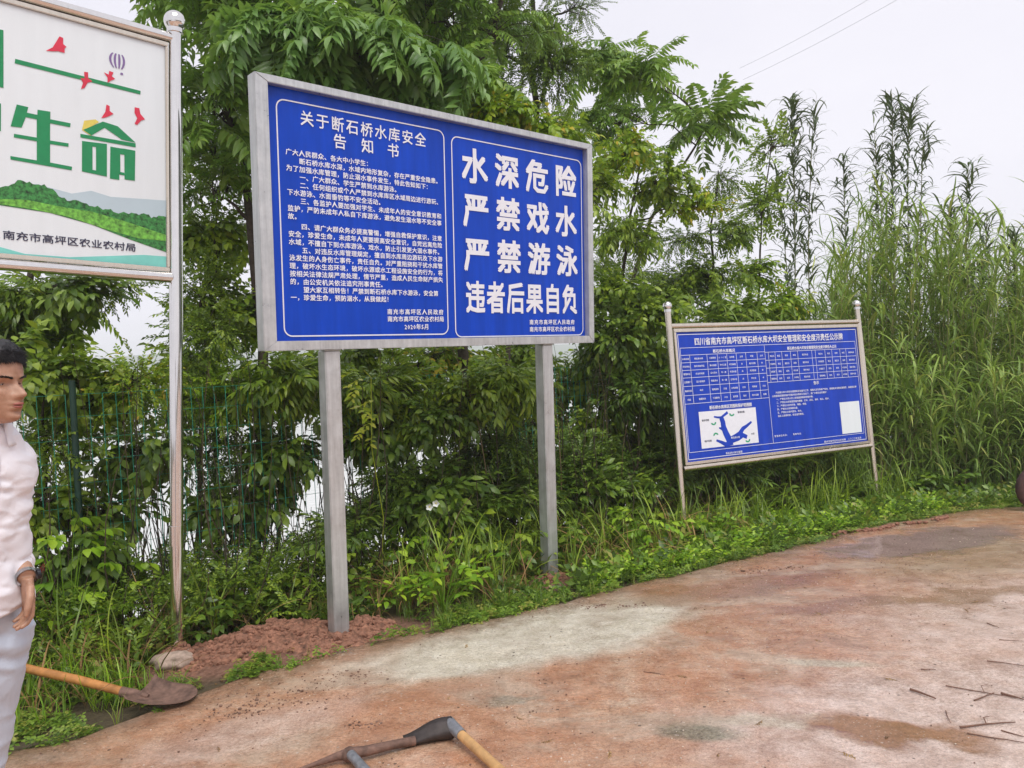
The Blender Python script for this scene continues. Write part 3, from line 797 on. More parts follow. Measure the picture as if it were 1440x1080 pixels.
# overhanging trees at the left, beyond the white sign
tree('broadleaf_tree', 'tree with hanging twigs of oval leaves below the white sign at far left', 'tree',
     [at(20, 800, 6.6), at(10, 600, 6.6), at(30, 450, 6.6), at(60, 330, 6.6), at(60, 120, 6.6)], .05, [
     B(50, 420, 6.5, .45, .14, 10, 8, 'lance'), B(120, 410, 6.4, .22, .12, 6, 7, 'broad', 'dark'), B(20, 490, 6.4, .3, .22, 8, 8, 'broad', 'dark'),
     B(170, 400, 6.6, .2, .08, 4, 6, 'small'), B(60, 440, 6.8, .4, .2, 7, 7, 'feather', 'mid')], 'mid', n_obj=45, group=GT)
tree('small_leaved_tree', 'thin small-leaved tree glimpsed right behind the steel pole of the white sign', 'tree',
     [at(262, 800, 7.6), at(285, 560, 7.6), at(300, 400, 7.6), at(280, 250, 7.6)], .035, [
     B(285, 330, 7.5, .35, .35, 9, 9, 'small', 'mid'), B(310, 450, 7.5, .4, .25, 10, 9, 'small', 'dark'), B(262, 510, 7.3, .25, .2, 7, 8, 'broad', 'mid'), B(330, 200, 7.6, .4, .5, 10, 9, 'small', 'dark')], 'dark', n_obj=45, group=GT)

# ------------------------------------------------------------------ tall reeds on the right
def blade_proto(L, W, n=7, arch=.5):
    V = []; F = []
    for i in range(n + 1):
        u = i / n; ang = 1.15 - arch * 2.3 * u
        if i == 0: x = z = 0.0
        else: x += L / n * math.cos(ang); z += L / n * math.sin(ang)
        wd = W * .5 * (1 - u) ** .6 * min(1, .35 + 3 * u)
        if i < n: V += [(x, -wd, z + .25 * wd), (x, wd, z + .25 * wd)]
        else: V.append((x, 0, z))
    for i in range(n - 1):
        a = 2 * i; F += [(a, a + 2, a + 3), (a, a + 3, a + 1)]
    F.append((2 * n - 2, 2 * n, 2 * n - 1))
    return np.array(V), np.array(F), np.full(len(V), .5)


PROTO['blade'] = [blade_proto(.50, .031, 7, a) for a in (.55, .75, .92, 1.1)]
PROTO['topblade'] = [blade_proto(.42, .046, 6, a) for a in (.45, .65, .85, 1.05)]
PROTO['grass'] = [blade_proto(.30, .009, 5, a) for a in (.35, .6, .8, .95)]
PROTO['sedge'] = [blade_proto(.62, .013, 7, a) for a in (.5, .7, .85, 1.0)]


def reed(px, topy, Y, label, lean=0.0, n=40, tuft=14, mat='reed_backlit'):
    x0, y0 = at(px, 600, Y)[0] - lean, Y; z0 = float(ground_z(x0, y0)); topp = at(px, topy, Y)
    root = empty('giant_reed', (x0, y0, z0), label, 'reed', 'tall reeds against the sky')
    H = topp[2] - z0; base = np.array([x0, y0, z0])
    us = np.linspace(0, 1, 14); pts = np.stack([lean * us ** 1.6 + .03 * np.sin(us * 6 + px), .05 * np.sin(us * 4), H * us], 1)
    V, F = tube(pts, np.linspace(.013, .004, 14), 6)
    link('culm', np_mesh('culm', V, F, CULM, np.full(len(V), .5)), root)
    # thin side shoots carry most of the leaves
    lst = []
    g = Geo()
    for k in range(11 if n > 30 else 6):
        u = U(.35, .96); p = np.array([np.interp(u, us, pts[:, j]) for j in range(3)])
        a = U(0, 6.28); e = p + np.array([math.cos(a) * U(.08, .22), math.sin(a) * U(.08, .22), U(.25, .6)])
        br = bez(p, e, .05, 5); V, F = tube(br, np.linspace(.004, .0015, 5), 3, False); g.add(V, F)
        for _ in range(9): lst.append((br[rng.integers(1, 5)], 1.0 - U(.2, .45)))
    link('side_shoot', g.mesh('side_shoot', CULM), root)['kind'] = 'stuff'
    n = int(n * 1.7)
    for k in range(n):
        u = .22 + .77 * (k / n) ** .62; lst.append((np.array([np.interp(u, us, pts[:, j]) for j in range(3)]), .85))
    for k in range(tuft): lst.append((pts[-1] - (0, 0, U(0, .5)), 1.0))
    for _ in range(int(n * 1.7)):
        u = U(.55, 1.0); p = np.array([np.interp(u, us, pts[:, j]) for j in range(3)]); lst.append((p + rng.normal(0, .045, 3), .85))
    k = len(lst); a = rng.uniform(0, 6.28, k); D = np.stack([np.cos(a), np.sin(a), rng.uniform(-.5, .5, k) * .7 + .1], 1)
    S_ = np.array([x[1] for x in lst]) * rng.uniform(.55, 1.12, k); Ms = frames(D, np.tile([0, 0, 1.0], (k, 1)), rng.uniform(-.4, .4, k), S_); Pp = np.array([x[0] for x in lst])
    near = np.argsort(-S_)[:60]; rest = np.setdiff1d(np.arange(k), near)
    for i in near: link('leaf', proto_mesh('topblade', int(i) % 4, mat), root, mw=Matrix([[*Ms[i][r], Pp[i][r]] for r in range(3)] + [[0, 0, 0, 1]]))
    V, F, T = merged('topblade', Ms[rest], Pp[rest], rest % 4, rng.uniform(-.3, .3, len(rest)))
    o = link('foliage', np_mesh('foliage', V, F, LF[mat], T), root); o['kind'] = 'stuff'
    return root


for i, (px, ty, Y, lean, n, tf, lab) in enumerate([
    (1135, 140, 11.0, .12, 44, 26, 'tall reed with the thickest leafy drooping head, leftmost of the reeds on the skyline'),
    (1163, 160, 11.1, .20, 34, 10, 'tall reed standing close behind the leftmost leafy-headed one, its tip to the right'),
    (1205, 215, 11.4, .08, 26, 8, 'bare-topped slim reed between the two tallest reed clusters'),
    (1272, 132, 11.2, .10, 40, 18, 'tallest reed on the right, with a dark bushy head above the small blue sign'),
    (1300, 150, 11.3, .18, 38, 18, 'tall dark-headed reed at the right flank of the tallest one'),
    (1318, 190, 11.5, .28, 28, 10, 'reed arching to the right out of the tallest cluster'),
    (1250, 200, 11.0, -.05, 30, 10, 'reed on the left flank of the tallest cluster, leaning left'),
    (1376, 235, 10.6, .05, 24, 12, 'isolated slim reed with a drooping palm-like tip near the right edge'),
    (1398, 300, 10.9, .22, 24, 8, 'shorter reed leaning right beside the isolated palm-like one'),
    (1350, 300, 11.2, -.05, 26, 8, 'mid-height reed just left of the isolated palm-like one'),
    (1436, 330, 10.8, .10, 26, 8, 'reed cut by the right edge of the photo'),
    (1110, 240, 11.6, -.12, 26, 8, 'slim reed just left of the leftmost leafy-headed one')]):
    reed(px, ty, Y, lab, lean, n, tf)

# the reed bed nobody could count
def reed_bed():
    g = []; Ps, Ds, Ss, Wh, TO = [], [], [], [], []; culm = Geo()
    for k in range(1050):
        px = U(1020, 1500) if k > 60 else U(960, 1100); Y = U(8.9, 12.6)
        x, y = at(px, 600, Y)[0], Y
        if sdist(x, y) < 1.1: continue
        z0 = float(ground_z(x, y)); H = U(.8, 2.5) * (1.0 + .45 * smooth01((px - 1080) / 200)) * (.75 + .5 * vnoise(px / 40, 0, 3))
        if sdist(x, y) < 1.8: H *= .45
        lx, ly = U(-.3, .3), U(-.35, .1)
        us = np.linspace(0, 1, 6); pts = np.stack([x + lx * us ** 2, y + ly * us ** 2, z0 + H * us], 1)
        V, F = tube(pts, np.linspace(.008, .002, 6), 3, False); culm.add(V, F)
        for _ in range(int(14 + 5 * H)):
            u = U(.15, 1) ** .8; Ps.append([np.interp(u, us, pts[:, j]) for j in range(3)])
            a = U(0, 6.28); Ds.append([math.cos(a), math.sin(a), U(-.15, .75)]); Ss.append(U(.6, 1.15)); Wh.append(rng.integers(0, 4)); TO.append(U(-.35, .35))
    Ps, Ds, Ss, Wh, TO = map(np.array, (Ps, Ds, Ss, Wh, TO))
    Ms = frames(Ds, np.tile([0, 0, 1.0], (len(Ds), 1)), rng.uniform(-.4, .4, len(Ds)), Ss)
    V, F, T = merged('blade', Ms, Ps, Wh, TO)
    root = link('reed_bed', np_mesh('reed_bed', V, F, LF['reed'], T))
    prop(root, 'dense bed of light green reeds filling the bank on the right', 'reeds', kind='stuff')
    o = link('reed_stems', culm.mesh('reed_stems', CULM), root); o['kind'] = 'stuff'
reed_bed()


# ------------------------------------------------------------------ undergrowth: stems, sedges, weeds
def scatter(name, label, cat, n, region, kind, mat, smin, smax, up=(.2, 1.2), parent=None, keep=None, per=1, zoff=0, tin=.35):
    Ps, Ds, Ss, Wh, TO = [], [], [], [], []
    npt = len(PROTO[kind])
    for _ in range(n):
        x, y = region()
        if keep is not None and not keep(x, y): continue
        z = float(ground_z(x, y)) + zoff
        s0 = U(smin, smax); tt = U(-tin, tin)
        for _ in range(per):
            a = U(0, 6.28); Ps.append((x + U(-.02, .02), y + U(-.02, .02), z)); Ds.append((math.cos(a), math.sin(a), U(*up)))
            Ss.append(s0 * U(.7, 1.2)); Wh.append(rng.integers(0, npt)); TO.append(tt + U(-.15, .15))
    Ps, Ds, Ss, Wh, TO = map(np.array, (Ps, Ds, Ss, Wh, TO))
    Ms = frames(Ds, np.tile([0, 0, 1.0], (len(Ds), 1)), rng.uniform(-.4, .4, len(Ds)), Ss)
    V, F, T = merged(kind, Ms, Ps, Wh, TO)
    o = link(name, np_mesh(name, V, F, LF[mat], T)); prop(o, label, cat, kind='stuff'); return o


def along(s0, s1, x0=-4.2, x1=7.5):
    def f():
        x = U(x0, x1); s = U(s0, s1); return x, float(np.interp(x, EX, EY)) + s / .87
    return f


BARE = [(-1.22, 4.85, .34), (-1.55, 4.90, .34), (-.9, 5.0, .28), (.21, 6.0, .22), (.20, 5.75, .14), (-1.85, 4.70, .26), (-2.12, 4.50, .22), (-1.35, 4.62, .22), (-1.05, 4.75, .2)]
def bare(x, y):
    for cx, cy, r in BARE:
        if math.hypot(x - cx, y - cy) < r * (.8 + .4 * float(vnoise(x * 5, y * 5, 77))): return False
    return True


STEMM = leaf_mat('dark_stem', [(0, (.028, .022, .014)), (.5, (.08, .06, .035)), (1, (.22, .16, .08))], .0, .8)
def thin_stems():
    g = Geo()
    for _ in range(900):
        x, y = along(1.1, 3.0, -4.4, 4.5)(); z = float(ground_z(x, y)); H = U(.6, 2.1)
        if sdist(x, y) < 1.5: H = U(.3, .8)
        e = (x + U(-.35, .35), y + U(-.25, .25), z + H)
        V, F = tube(bez((x, y, z), e, U(-.05, .05), 6, np.array([U(-.16, .16), U(-.1, .1), 0])), np.linspace(U(.003, .010), .002, 6), 3, False); g.add(V, F, tint=U(0, 1) ** 2.2 * .8)
    o = link('undergrowth_stems', g.mesh('undergrowth_stems', STEMM)); prop(o, 'tangle of thin dry stems under the shrubs', 'undergrowth', kind='stuff')
thin_stems()
scatter('undergrowth', 'dark leafy undergrowth between the shrub stems behind the posts', 'undergrowth', 1500, along(1.0, 2.6, -4.4, 5), 'broad', 'dark', .5, 1.0, (.2, 1.6), per=2, zoff=.15, keep=lambda x, y: vnoise(x * 2.2, y * 2.2, 41) > .42)
scatter('undergrowth', 'fine-leaved dark weeds between the stems', 'undergrowth', 1500, along(.9, 2.4, -4.4, 5), 'small', 'mid', .5, 1.1, (.3, 2.2), per=2, zoff=.1, keep=lambda x, y: vnoise(x * 1.8, y * 1.8, 51) > .5)
scatter('undergrowth', 'higher dark small-leaved tangle climbing on the fence', 'undergrowth', 1300, along(1.7, 3.0, -.9, 4.6), 'small', 'dark', .8, 1.3, (-.2, 1.5), per=2, zoff=.75)
scatter('undergrowth', 'mixed leafy growth filling the gaps below the big sign', 'undergrowth', 1300, along(1.3, 2.7, -1.5, 3.2), 'lance', 'dark', .6, 1.05, (-.2, 1.5), per=2, zoff=.5, keep=lambda x, y: vnoise(x * 2, y * 2, 61) > .4)
scatter('undergrowth', 'sparse leafy growth low behind the steel pole', 'undergrowth', 520, along(1.2, 2.6, -4.4, -1.5), 'small', 'mid', .6, 1.1, (-.2, 1.5), per=2, zoff=.35)
scatter('sedge', 'long arching sedge and grass at the foot of the shrubs', 'grass', 420, along(.65, 1.9, -4.2, 4.5), 'sedge', 'mid', .5, 1.15, (.3, 2.2), per=6, keep=bare)
scatter('dry_grass', 'dry brown grass lying on the bank below the fence', 'grass', 420, along(.55, 1.6, -4.2, 2.2), 'sedge', 'dry', .4, .95, (-.1, 1.0), per=6, keep=bare)
scatter('reed_grass', 'tall coarse grass at the foot of the reeds', 'grass', 420, along(1.1, 2.4, 3.3, 8.5), 'sedge', 'reed', .8, 1.5, (.6, 3), per=7)

# ------------------------------------------------------------------ text on signs
def line_geo(text, h, pitch, wid=None, bold=.0):
    """a line of full-width characters set one by one; origin at the left end, baseline 0; h = character height, pitch = advance"""
    g = Geo(); x = 0
    for ch in text:
        if ch not in ' \u3000':
            if ch not in GLY: GLY[ch] = glyph_mesh(ch)
            V, F = GLY[ch]
            if len(F):
                sx = (wid or h)
                # heavier strokes: the glyph laid down again a hair to the side, each sheet a little further out
                for n_, (du, dv) in enumerate(((-1, -1), (1, 1), (-1, 1), (1, -1)) if bold else ((0, 0),)):
                    g.add(np.stack([V[:, 0] * sx / .92 + x + du * bold * sx, V[:, 1] * 0 - .00012 * n_, V[:, 1] * h / .92 + dv * bold * h], 1), F)
        adv = .55 if ord(ch) < 128 and ch != ' ' else 1.0
        x += pitch * adv
    return g, x


def block(name, parent, lines, off, mat=None, y=-.0045):
    """lines: (text, u, v baseline, height, pitch, width, bold)"""
    g = Geo()
    for ln in lines:
        text, u, v, h, pitch = ln[:5]; wid = ln[5] if len(ln) > 5 else None; bold = ln[6] if len(ln) > 6 else 0
        lg, _ = line_geo(text, h, pitch, wid, bold)
        if not lg.V: continue
        V, F, T = lg.arrays(); g.add(V + (u - off[0], y, v - off[1]), F)
    return link(name, g.mesh(name, mat or PRINT, False), parent)


def poly_obj(name, polys, off, mat, parent, y, shade=False):
    bm = bmesh.new()
    for pl in polys:
        vs = [bm.verts.new((u - off[0], y, v - off[1])) for u, v in pl]
        for tri in tessellate_polygon([[Vector((u, v, 0)) for u, v in pl]]):
            try: bm.faces.new([vs[i] for i in tri])
            except ValueError: pass
    return bm_obj(name, bm, mat, parent)


def outline(u0, v0, u1, v1, r, wd, n=6):
    """ring polygon strip of a rounded rectangle"""
    P1, P2 = [], []
    for cx, cy, a0 in ((u1 - r, v1 - r, 0), (u0 + r, v1 - r, 90), (u0 + r, v0 + r, 180), (u1 - r, v0 + r, 270)):
        for k in range(n + 1):
            a = math.radians(a0 + 90 * k / n); P1.append((cx + r * math.cos(a), cy + r * math.sin(a))); P2.append((cx + (r - wd) * math.cos(a), cy + (r - wd) * math.sin(a)))
    m_ = len(P1); return [[P1[i], P1[(i + 1) % m_], P2[(i + 1) % m_], P2[i]] for i in range(m_)]


def hline(u0, u1, v, wd=.004): return [(u0, v - wd / 2), (u1, v - wd / 2), (u1, v + wd / 2), (u0, v + wd / 2)]
def vline(u, v0, v1, wd=.004): return [(u - wd / 2, v0), (u + wd / 2, v0), (u + wd / 2, v1), (u - wd / 2, v1)]


def sign_root(name, q, u0, v0, label, cat):
    o = np.array(q[:3]); yaw, lean, rl = q[3:6]
    cy, sy = math.cos(yaw), math.sin(yaw)
    ex = np.array([cy, sy, 0]); n = np.array([-sy, cy, 0]); ez = np.array([0, 0, 1.0])
    ez2 = math.cos(lean) * ez + math.sin(lean) * n
    a = math.cos(rl) * ex + math.sin(rl) * ez2; b_ = -math.sin(rl) * ex + math.cos(rl) * ez2; nn = np.cross(b_, a)
    loc = o + a * u0 + b_ * v0
    M_ = Matrix([[a[i], nn[i], b_[i], loc[i]] for i in range(3)] + [[0, 0, 0, 1]])
    return empty(name, None, label, cat, mat=M_)


# ---- the big blue warning sign
OFF = (.46, -1.86)
big = sign_root('warning_sign', (-1.474, 4.55, 1.795, .709, -.057, -.0, 2.822, 1.61), OFF[0], OFF[1],
                'big blue warning board with white Chinese lettering on two square grey posts', 'sign')
W, H = 2.822, 1.61
iu0, iu1, iv0, iv1 = .082, W - .062, .058, H - .045
def rail(c):       # c: outer a, outer b, inner b, inner a  (u, v); mitred profile
    bm = bmesh.new(); f0, f1 = -.050, .045
    vs = []
    for y in (f0, f1):
        for (u, v) in c: vs.append(bm.verts.new((u - OFF[0], y, v - OFF[1])))
    bm.faces.new(vs[0:4]); bm.faces.new(vs[7:3:-1])
    for i in range(4): bm.faces.new((vs[i], vs[4 + i], vs[4 + (i + 1) % 4], vs[(i + 1) % 4]))
    bmesh.ops.recalc_face_normals(bm, faces=bm.faces[:]); bmesh.ops.bevel(bm, geom=bm.edges[:], offset=.0035, segments=2, affect='EDGES')
    return bm
for c in ([(0, 0), (W, 0), (iu1, iv0), (iu0, iv0)], [(W, 0), (W, H), (iu1, iv1), (iu1, iv0)], [(W, H), (0, H), (iu0, iv1), (iu1, iv1)], [(0, H), (0, 0), (iu0, iv0), (iu0, iv1)]):
    bm_obj('frame_rail', rail(c), GALV, big)
bm_obj('blue_panel', bevel_box((iu0 - .01 - OFF[0], .0, iv0 - .01 - OFF[1]), (iu1 + .01 - OFF[0], .012, iv1 + .01 - OFF[1]), 0), BLUE, big)
bm_obj('back_sheet', bevel_box((.02 - OFF[0], .030, .02 - OFF[1]), (W - .02 - OFF[0], .043, H - .02 - OFF[1]), .002), BACK, big)
for (ub, ut, vb) in ((.460, .452, -1.99), (2.345, 2.312, -2.05)):
    bm = bevel_box((-.053, -.028, 0), (.053, .072, 1), .006, 3)
    for v in bm.verts:
        k = v.co.z; v.co.z = vb + k * (-.001 - vb) - OFF[1]; v.co.x += (ub + (ut - ub) * k) - OFF[0]
    po = bm_obj('post', bm, GALV, big)
    # weld seam where the post meets the frame
    wb = bmesh.new(); V, F = tube([(ut - .055 - OFF[0], -.030, -.004 - OFF[1]), (ut + .055 - OFF[0], -.030, -.004 - OFF[1])], .005, 6)
    link('weld_seam', np_mesh('weld_seam', V, F, GALV), po); wb.free()
poly_obj('border_line', outline(.146, .083, 1.372, 1.499, .055, .008) + outline(1.430, .062, 2.738, 1.478, .055, .008), OFF, PRINT, big, -.0035)
T = 0.098
block('title_lettering', big, [('关于断石桥水库安全', .297, 1.372, .088, .1035, .084, .012), ('告', .515, 1.268, .088, .1, .086, .012), ('知', .713, 1.268, .088, .1, .086, .012), ('书', .905, 1.268, .088, .1, .086, .012)], OFF)
body = ['广大人民群众、各大中小学生：', '　　断石桥水库水深，水域内地形复杂，存在严重安全隐患。', '为了加强水库管理，防止溺水事件发生，特此告知如下：',
 '　　一、广大群众、学生严禁到水库游泳。', '　　二、任何组织或个人严禁到水库库区水域周边进行游玩、', '下水游泳、水面垂钓等不安全活动。', '　　三、各监护人要加强对学生、未成年人的安全意识教育和',
 '监护，严防未成年人私自下库游泳，避免发生溺水等不安全事', '故。', '　　四、请广大群众务必提高警惕，增强自救保护意识，注意', '安全，珍爱生命，未成年人更要提高安全意识，自觉远离危险', '水域，不擅自下到水库游泳、戏水，防止引发更大溺水事件。',
 '　　五、对违反水库管理规定，擅自到水库周边游玩及下水游', '泳发生的人身伤亡事件，责任自负。对严重阻挠和干扰水库管', '理，破坏水生态环境，破坏水源或水工程设施安全的行为，将', '按相关法律法规严肃处理，情节严重，造成人民生命财产损失',
 '的，由公安机关依法追究刑事责任。', '　　望大家互相转告！严禁到断石桥水库下水游泳，安全第', '一，珍爱生命，预防溺水，从我做起！']
L_ = []; v = 1.178
for i, s in enumerate(body):
    L_.append((s, .197, v, .036, 1.136 / 27, .037, .022)); v -= .0478 if i != 8 else .058
block('notice_lettering', big, L_, OFF)
block('signature_lettering', big, [('南充市高坪区人民政府', .872, .226, .036, .0463, .037, .022), ('南充市高坪区农业农村局', .872, .178, .036, .0421, .037, .022), ('2020年5月', 1.005, .124, .038, .0425, .036, .02)], OFF)
def big_rows(rows):
    out_ = []
    for s, u0, u1, vb, h, wd in rows:
        n = len(s); p = (u1 - u0 - wd) / (n - 1); out_.append((s, u0, vb, h, p, wd, .030))
    return out_
for ln in big_rows([('水深危险', 1.515, 2.655, 1.193, .236, .222), ('严禁戏水', 1.522, 2.655, .880, .232, .222), ('严禁游泳', 1.522, 2.660, .565, .232, .222), ('违者后果自负', 1.528, 2.662, .262, .222, .166)]):
    for i, c in enumerate(ln[0]): block('character', big, [(c, ln[1] + ln[4] * i) + tuple(ln[2:])], OFF)
block('signature_lettering', big, [('南充市高坪区人民政府', 2.142, .155, .038, .0500, .040, .022), ('南充市高坪区农业农村局', 2.142, .100, .038, .0455, .039, .022)], OFF)

# ---- the small blue notice board
OFF2 = (0.0, -.60)
Q2 = (1.545, 7.2, .559, .446, .068, -.005, 2.568, 1.407)
sm = sign_root('notice_board', Q2, OFF2[0], OFF2[1], 'smaller blue notice board with tables and a map, beside the reeds', 'sign')
def L2(u, v, y=0): return (u - OFF2[0], y, v - OFF2[1])
W2, H2 = 2.568, 1.407
for (ut, ub, vb) in ((.008, -.03, -.78), (2.545, 2.569, -.86)):
    p = tube_obj('post', [L2(ub, vb), L2((ub + ut) / 2, .4), L2(ut, 1.53)], .030, STEELW, sm, 18)
    bm_obj('ball_cap', sphere_bm(L2(ut, 1.573), .046), STEEL, p, True)
    tube_obj('collar', [L2(ut, 1.515), L2(ut, 1.54)], .036, STEEL, p, 18)
tube_obj('top_rail', [L2(.02, H2 - .028), L2(2.535, H2 - .028)], .028, STEELW, sm)
tube_obj('bottom_rail', [L2(.02, .028), L2(2.545, .028)], .028, STEELW, sm)
for a, b_ in (((.045, H2 - .085), (2.53, H2 - .052)), ((.045, .058), (2.53, .085)), ((.045, .087), (.075, H2 - .087)), ((2.50, .087), (2.53, H2 - .087))):
    bm_obj('inner_frame', bevel_box(L2(a[0], a[1], -.016), L2(b_[0], b_[1], .016), .004), STEELW, sm)
bm_obj('blue_panel', bevel_box(L2(.07, .08, .0), L2(2.505, H2 - .08, .010), 0), BLUE2, sm)
bm_obj('back_sheet', bevel_box(L2(.05, .06, .020), L2(2.52, H2 - .06, .028), 0), BACK, sm)
Ls = outline(.092, .102, 2.488, 1.300, .002, .006) + [hline(.11, 2.46, 1.168), hline(.11, 2.46, .172), vline(.11, .172, 1.168), vline(2.46, .172, 1.168), vline(1.165, .172, 1.168)]
rows = [1.098, 1.026, .953, .881, .800, .712, .632]
Ls += [hline(.11, 1.165, r_) for r_ in rows]
cols = [.215, .424, .552, .670, .790, .912, 1.06]
Ls += [vline(c, .632, 1.098) for c in cols]
r2 = [1.092, 1.010, .930, .855, .785]
Ls += [hline(1.165, 2.46, r_) for r_ in r2]
for c in (1.21, 1.30, 1.39, 1.51, 1.61, 1.81, 1.86, 2.0, 2.10, 2.22, 2.31): Ls.append(vline(c, .785, 1.092))
poly_obj('table_lines', Ls, OFF2, PRINT, sm, -.003)
S = 2.2 / 31
block('title_lettering', sm, [('四川省南充市高坪区断石桥水库大坝安全管理和安全度汛责任公示牌', .285, 1.196, .072, 2.0 / 30, .060, .018)], OFF2)
tl = [('断石桥水库概况', .50, 1.112, .034, .040, .036, .02), ('断石桥水库大坝安全管理和安全度汛责任人公示', 1.47, 1.108, .034, .0335, .032, .02),
      ('断石桥水库库区范围和保护范围图', .395, .565, .036, .0355, .034, .02), ('告示', 1.79, .735, .036, .04, .036, .02)]
for h_ in tl: block('heading_lettering', sm, [h_], OFF2)
cells = [('水库名称', '断石桥水库', '工程等别', '小（一）型', '总库容', '主坝', '坝型', '土坝'), ('所在地址', '南充市高坪区', '集水面积', '平方公里', '坝顶高程', '米', '最大坝高', '米'), ('管理单位', '农业农村局', '设计洪水', '年一遇', '坝顶长度', '米', '坝顶宽度', '米'),
         ('主管部门', '区人民政府', '校核洪水', '年一遇', '正常水位', '米', '死水位', '米'), ('建成时间', '年月', '灌溉面积', '万亩', '兴利库容', '万方', '死库容', '万方'), ('功能', '灌溉防洪', '下游影响', '人口', '溢洪道', '型式', '放水设施', '卧管')]
cl = []
ce = [.11] + cols + [1.165]
for i, row in enumerate(cells):
    vv = (rows[i] + rows[i + 1]) / 2 - .009
    for j, s in enumerate(row):
        cw = ce[j + 1] - ce[j]; p = min(.021, (cw - .02) / max(1, len(s))); cl.append((s, (ce[j] + ce[j + 1]) / 2 - p * len(s) / 2, vv, .019, p, p * .95, .01))
c2 = [1.21, 1.30, 1.39, 1.51, 1.61, 1.81]; c3 = [1.86, 2.0, 2.10, 2.22, 2.31, 2.46]
for i, row in enumerate([('责任人', '姓名', '职务', '单位', '联系电话'), ('行政责任', '姓名', '副区长', '政府', '联系电话'), ('主管部门', '姓名', '局长', '农业局', '联系电话'), ('管理单位', '姓名', '站长', '水利站', '联系电话')]):
    vv = (r2[i] + r2[i + 1]) / 2 - .009
    for ce_ in (c2, c3):
        for j, s in enumerate(row):
            cw = ce_[j + 1] - ce_[j]; p = min(.021, (cw - .015) / len(s)); cl.append((s, (ce_[j] + ce_[j + 1]) / 2 - p * len(s) / 2, vv, .019, p, p * .95, .01))
block('table_lettering', sm, cl, OFF2)
para = ['　　为加强水库大坝安全管理和安全度汛工作，保障人民生命财产安全，根据有关法律法规规定，现就断石桥', '水库管理范围和保护范围内有关事项公告如下，请广大群众自觉遵守：', '　　一、严禁在水库大坝上修建建筑物和种植作物。', '　　二、严禁在水库管理范围内爆破、打井、采石、采矿、取土、挖沙。', '　　三、严禁在水库内炸鱼、毒鱼、电鱼。', '　　四、严禁向水库倾倒垃圾。', '　　五、严禁在水库内游泳、戏水。', '　　违反上述规定的，依法追究责任。']
pl_ = [(s, 1.205, .668 - i * .034, .021, 1.235 / 49, .0225, .012) for i, s in enumerate(para)]
pl_ += [('管理单位电话：　　监督电话：', 1.185, .232, .019, .028, .022, .01), ('南充市高坪区农业农村局　二〇二〇年五月', 1.86, .118, .021, .029, .025, .012), ('断石桥水库示意图', .545, .117, .021, .026, .023, .012)]
block('paragraph_lettering', sm, pl_, OFF2)
bm_obj('map_print', bevel_box(L2(.262, .196, -.0025), L2(.975, .548, -.0015), 0), PRINT, sm)
def mp_(pts): return pts
def stream(pts, w0, w1):
    pts = np.array(pts); d = np.gradient(pts, axis=0); d /= np.linalg.norm(d, axis=1)[:, None]; n = np.stack([-d[:, 1], d[:, 0]], 1); w_ = np.linspace(w0, w1, len(pts))[:, None]
    a, b_ = pts + n * w_, pts - n * w_; return [[tuple(a[i]), tuple(a[i + 1]), tuple(b_[i + 1]), tuple(b_[i])] for i in range(len(pts) - 1)]
arms = [([(.61, .197), (.605, .25), (.570, .32), (.548, .38), (.545, .43), (.530, .475)], .040, .026), ([(.44, .490), (.49, .480), (.53, .478), (.575, .50), (.615, .522)], .008, .014),
        ([(.60, .240), (.68, .270), (.74, .300), (.79, .350), (.84, .372), (.905, .408)], .036, .010), ([(.62, .245), (.72, .262), (.78, .285), (.83, .262)], .030, .020), ([(.445, .262), (.50, .240), (.55, .215), (.60, .215)], .010, .026), ([(.49, .378), (.52, .370), (.56, .345)], .006, .02)]
for i_, (pt_, wa_, wb_) in enumerate(arms):
    poly_obj('map_water', stream(pt_, wa_, wb_), OFF2, BLUE2, sm, -.0034 - .00015 * i_)
def petal(c, r, a): return [(c[0] + r * math.cos(a + t_) * (1 if k < 5 else .45), c[1] + r * .8 * math.sin(a + t_) * (1 if k < 5 else .45)) for k, t_ in enumerate(list(np.linspace(0, 3.1, 5)) + list(np.linspace(3.1, 0, 5)))]
for c, a in (((.43, .435), 3.3), ((.665, .505), 3.0), ((.445, .31), .2), ((.835, .235), 3.4)): poly_obj('map_mark', [petal(c, .034, a)], OFF2, MAPG, sm, -.0036)
block('map_lettering', sm, [('断石桥水库', .628, .262, .020, .022, .020, .012)], OFF2, PRINT, -.0046)
block('map_lettering', sm, [('保护范围', .29, .455, .020, .022, .020, .01), ('保护范围', .30, .255, .020, .022, .020, .01), ('管理范围', .74, .505, .020, .022, .020, .01), ('大坝', .885, .28, .020, .022, .020, .01)], OFF2, PRINTD, -.0036)
# the printed code is left out: only its pale square patch remains
bm_obj('blank_label', bevel_box(L2(2.140, .186, -.0025), L2(2.432, .522, -.0015), 0), WHITEP, sm)

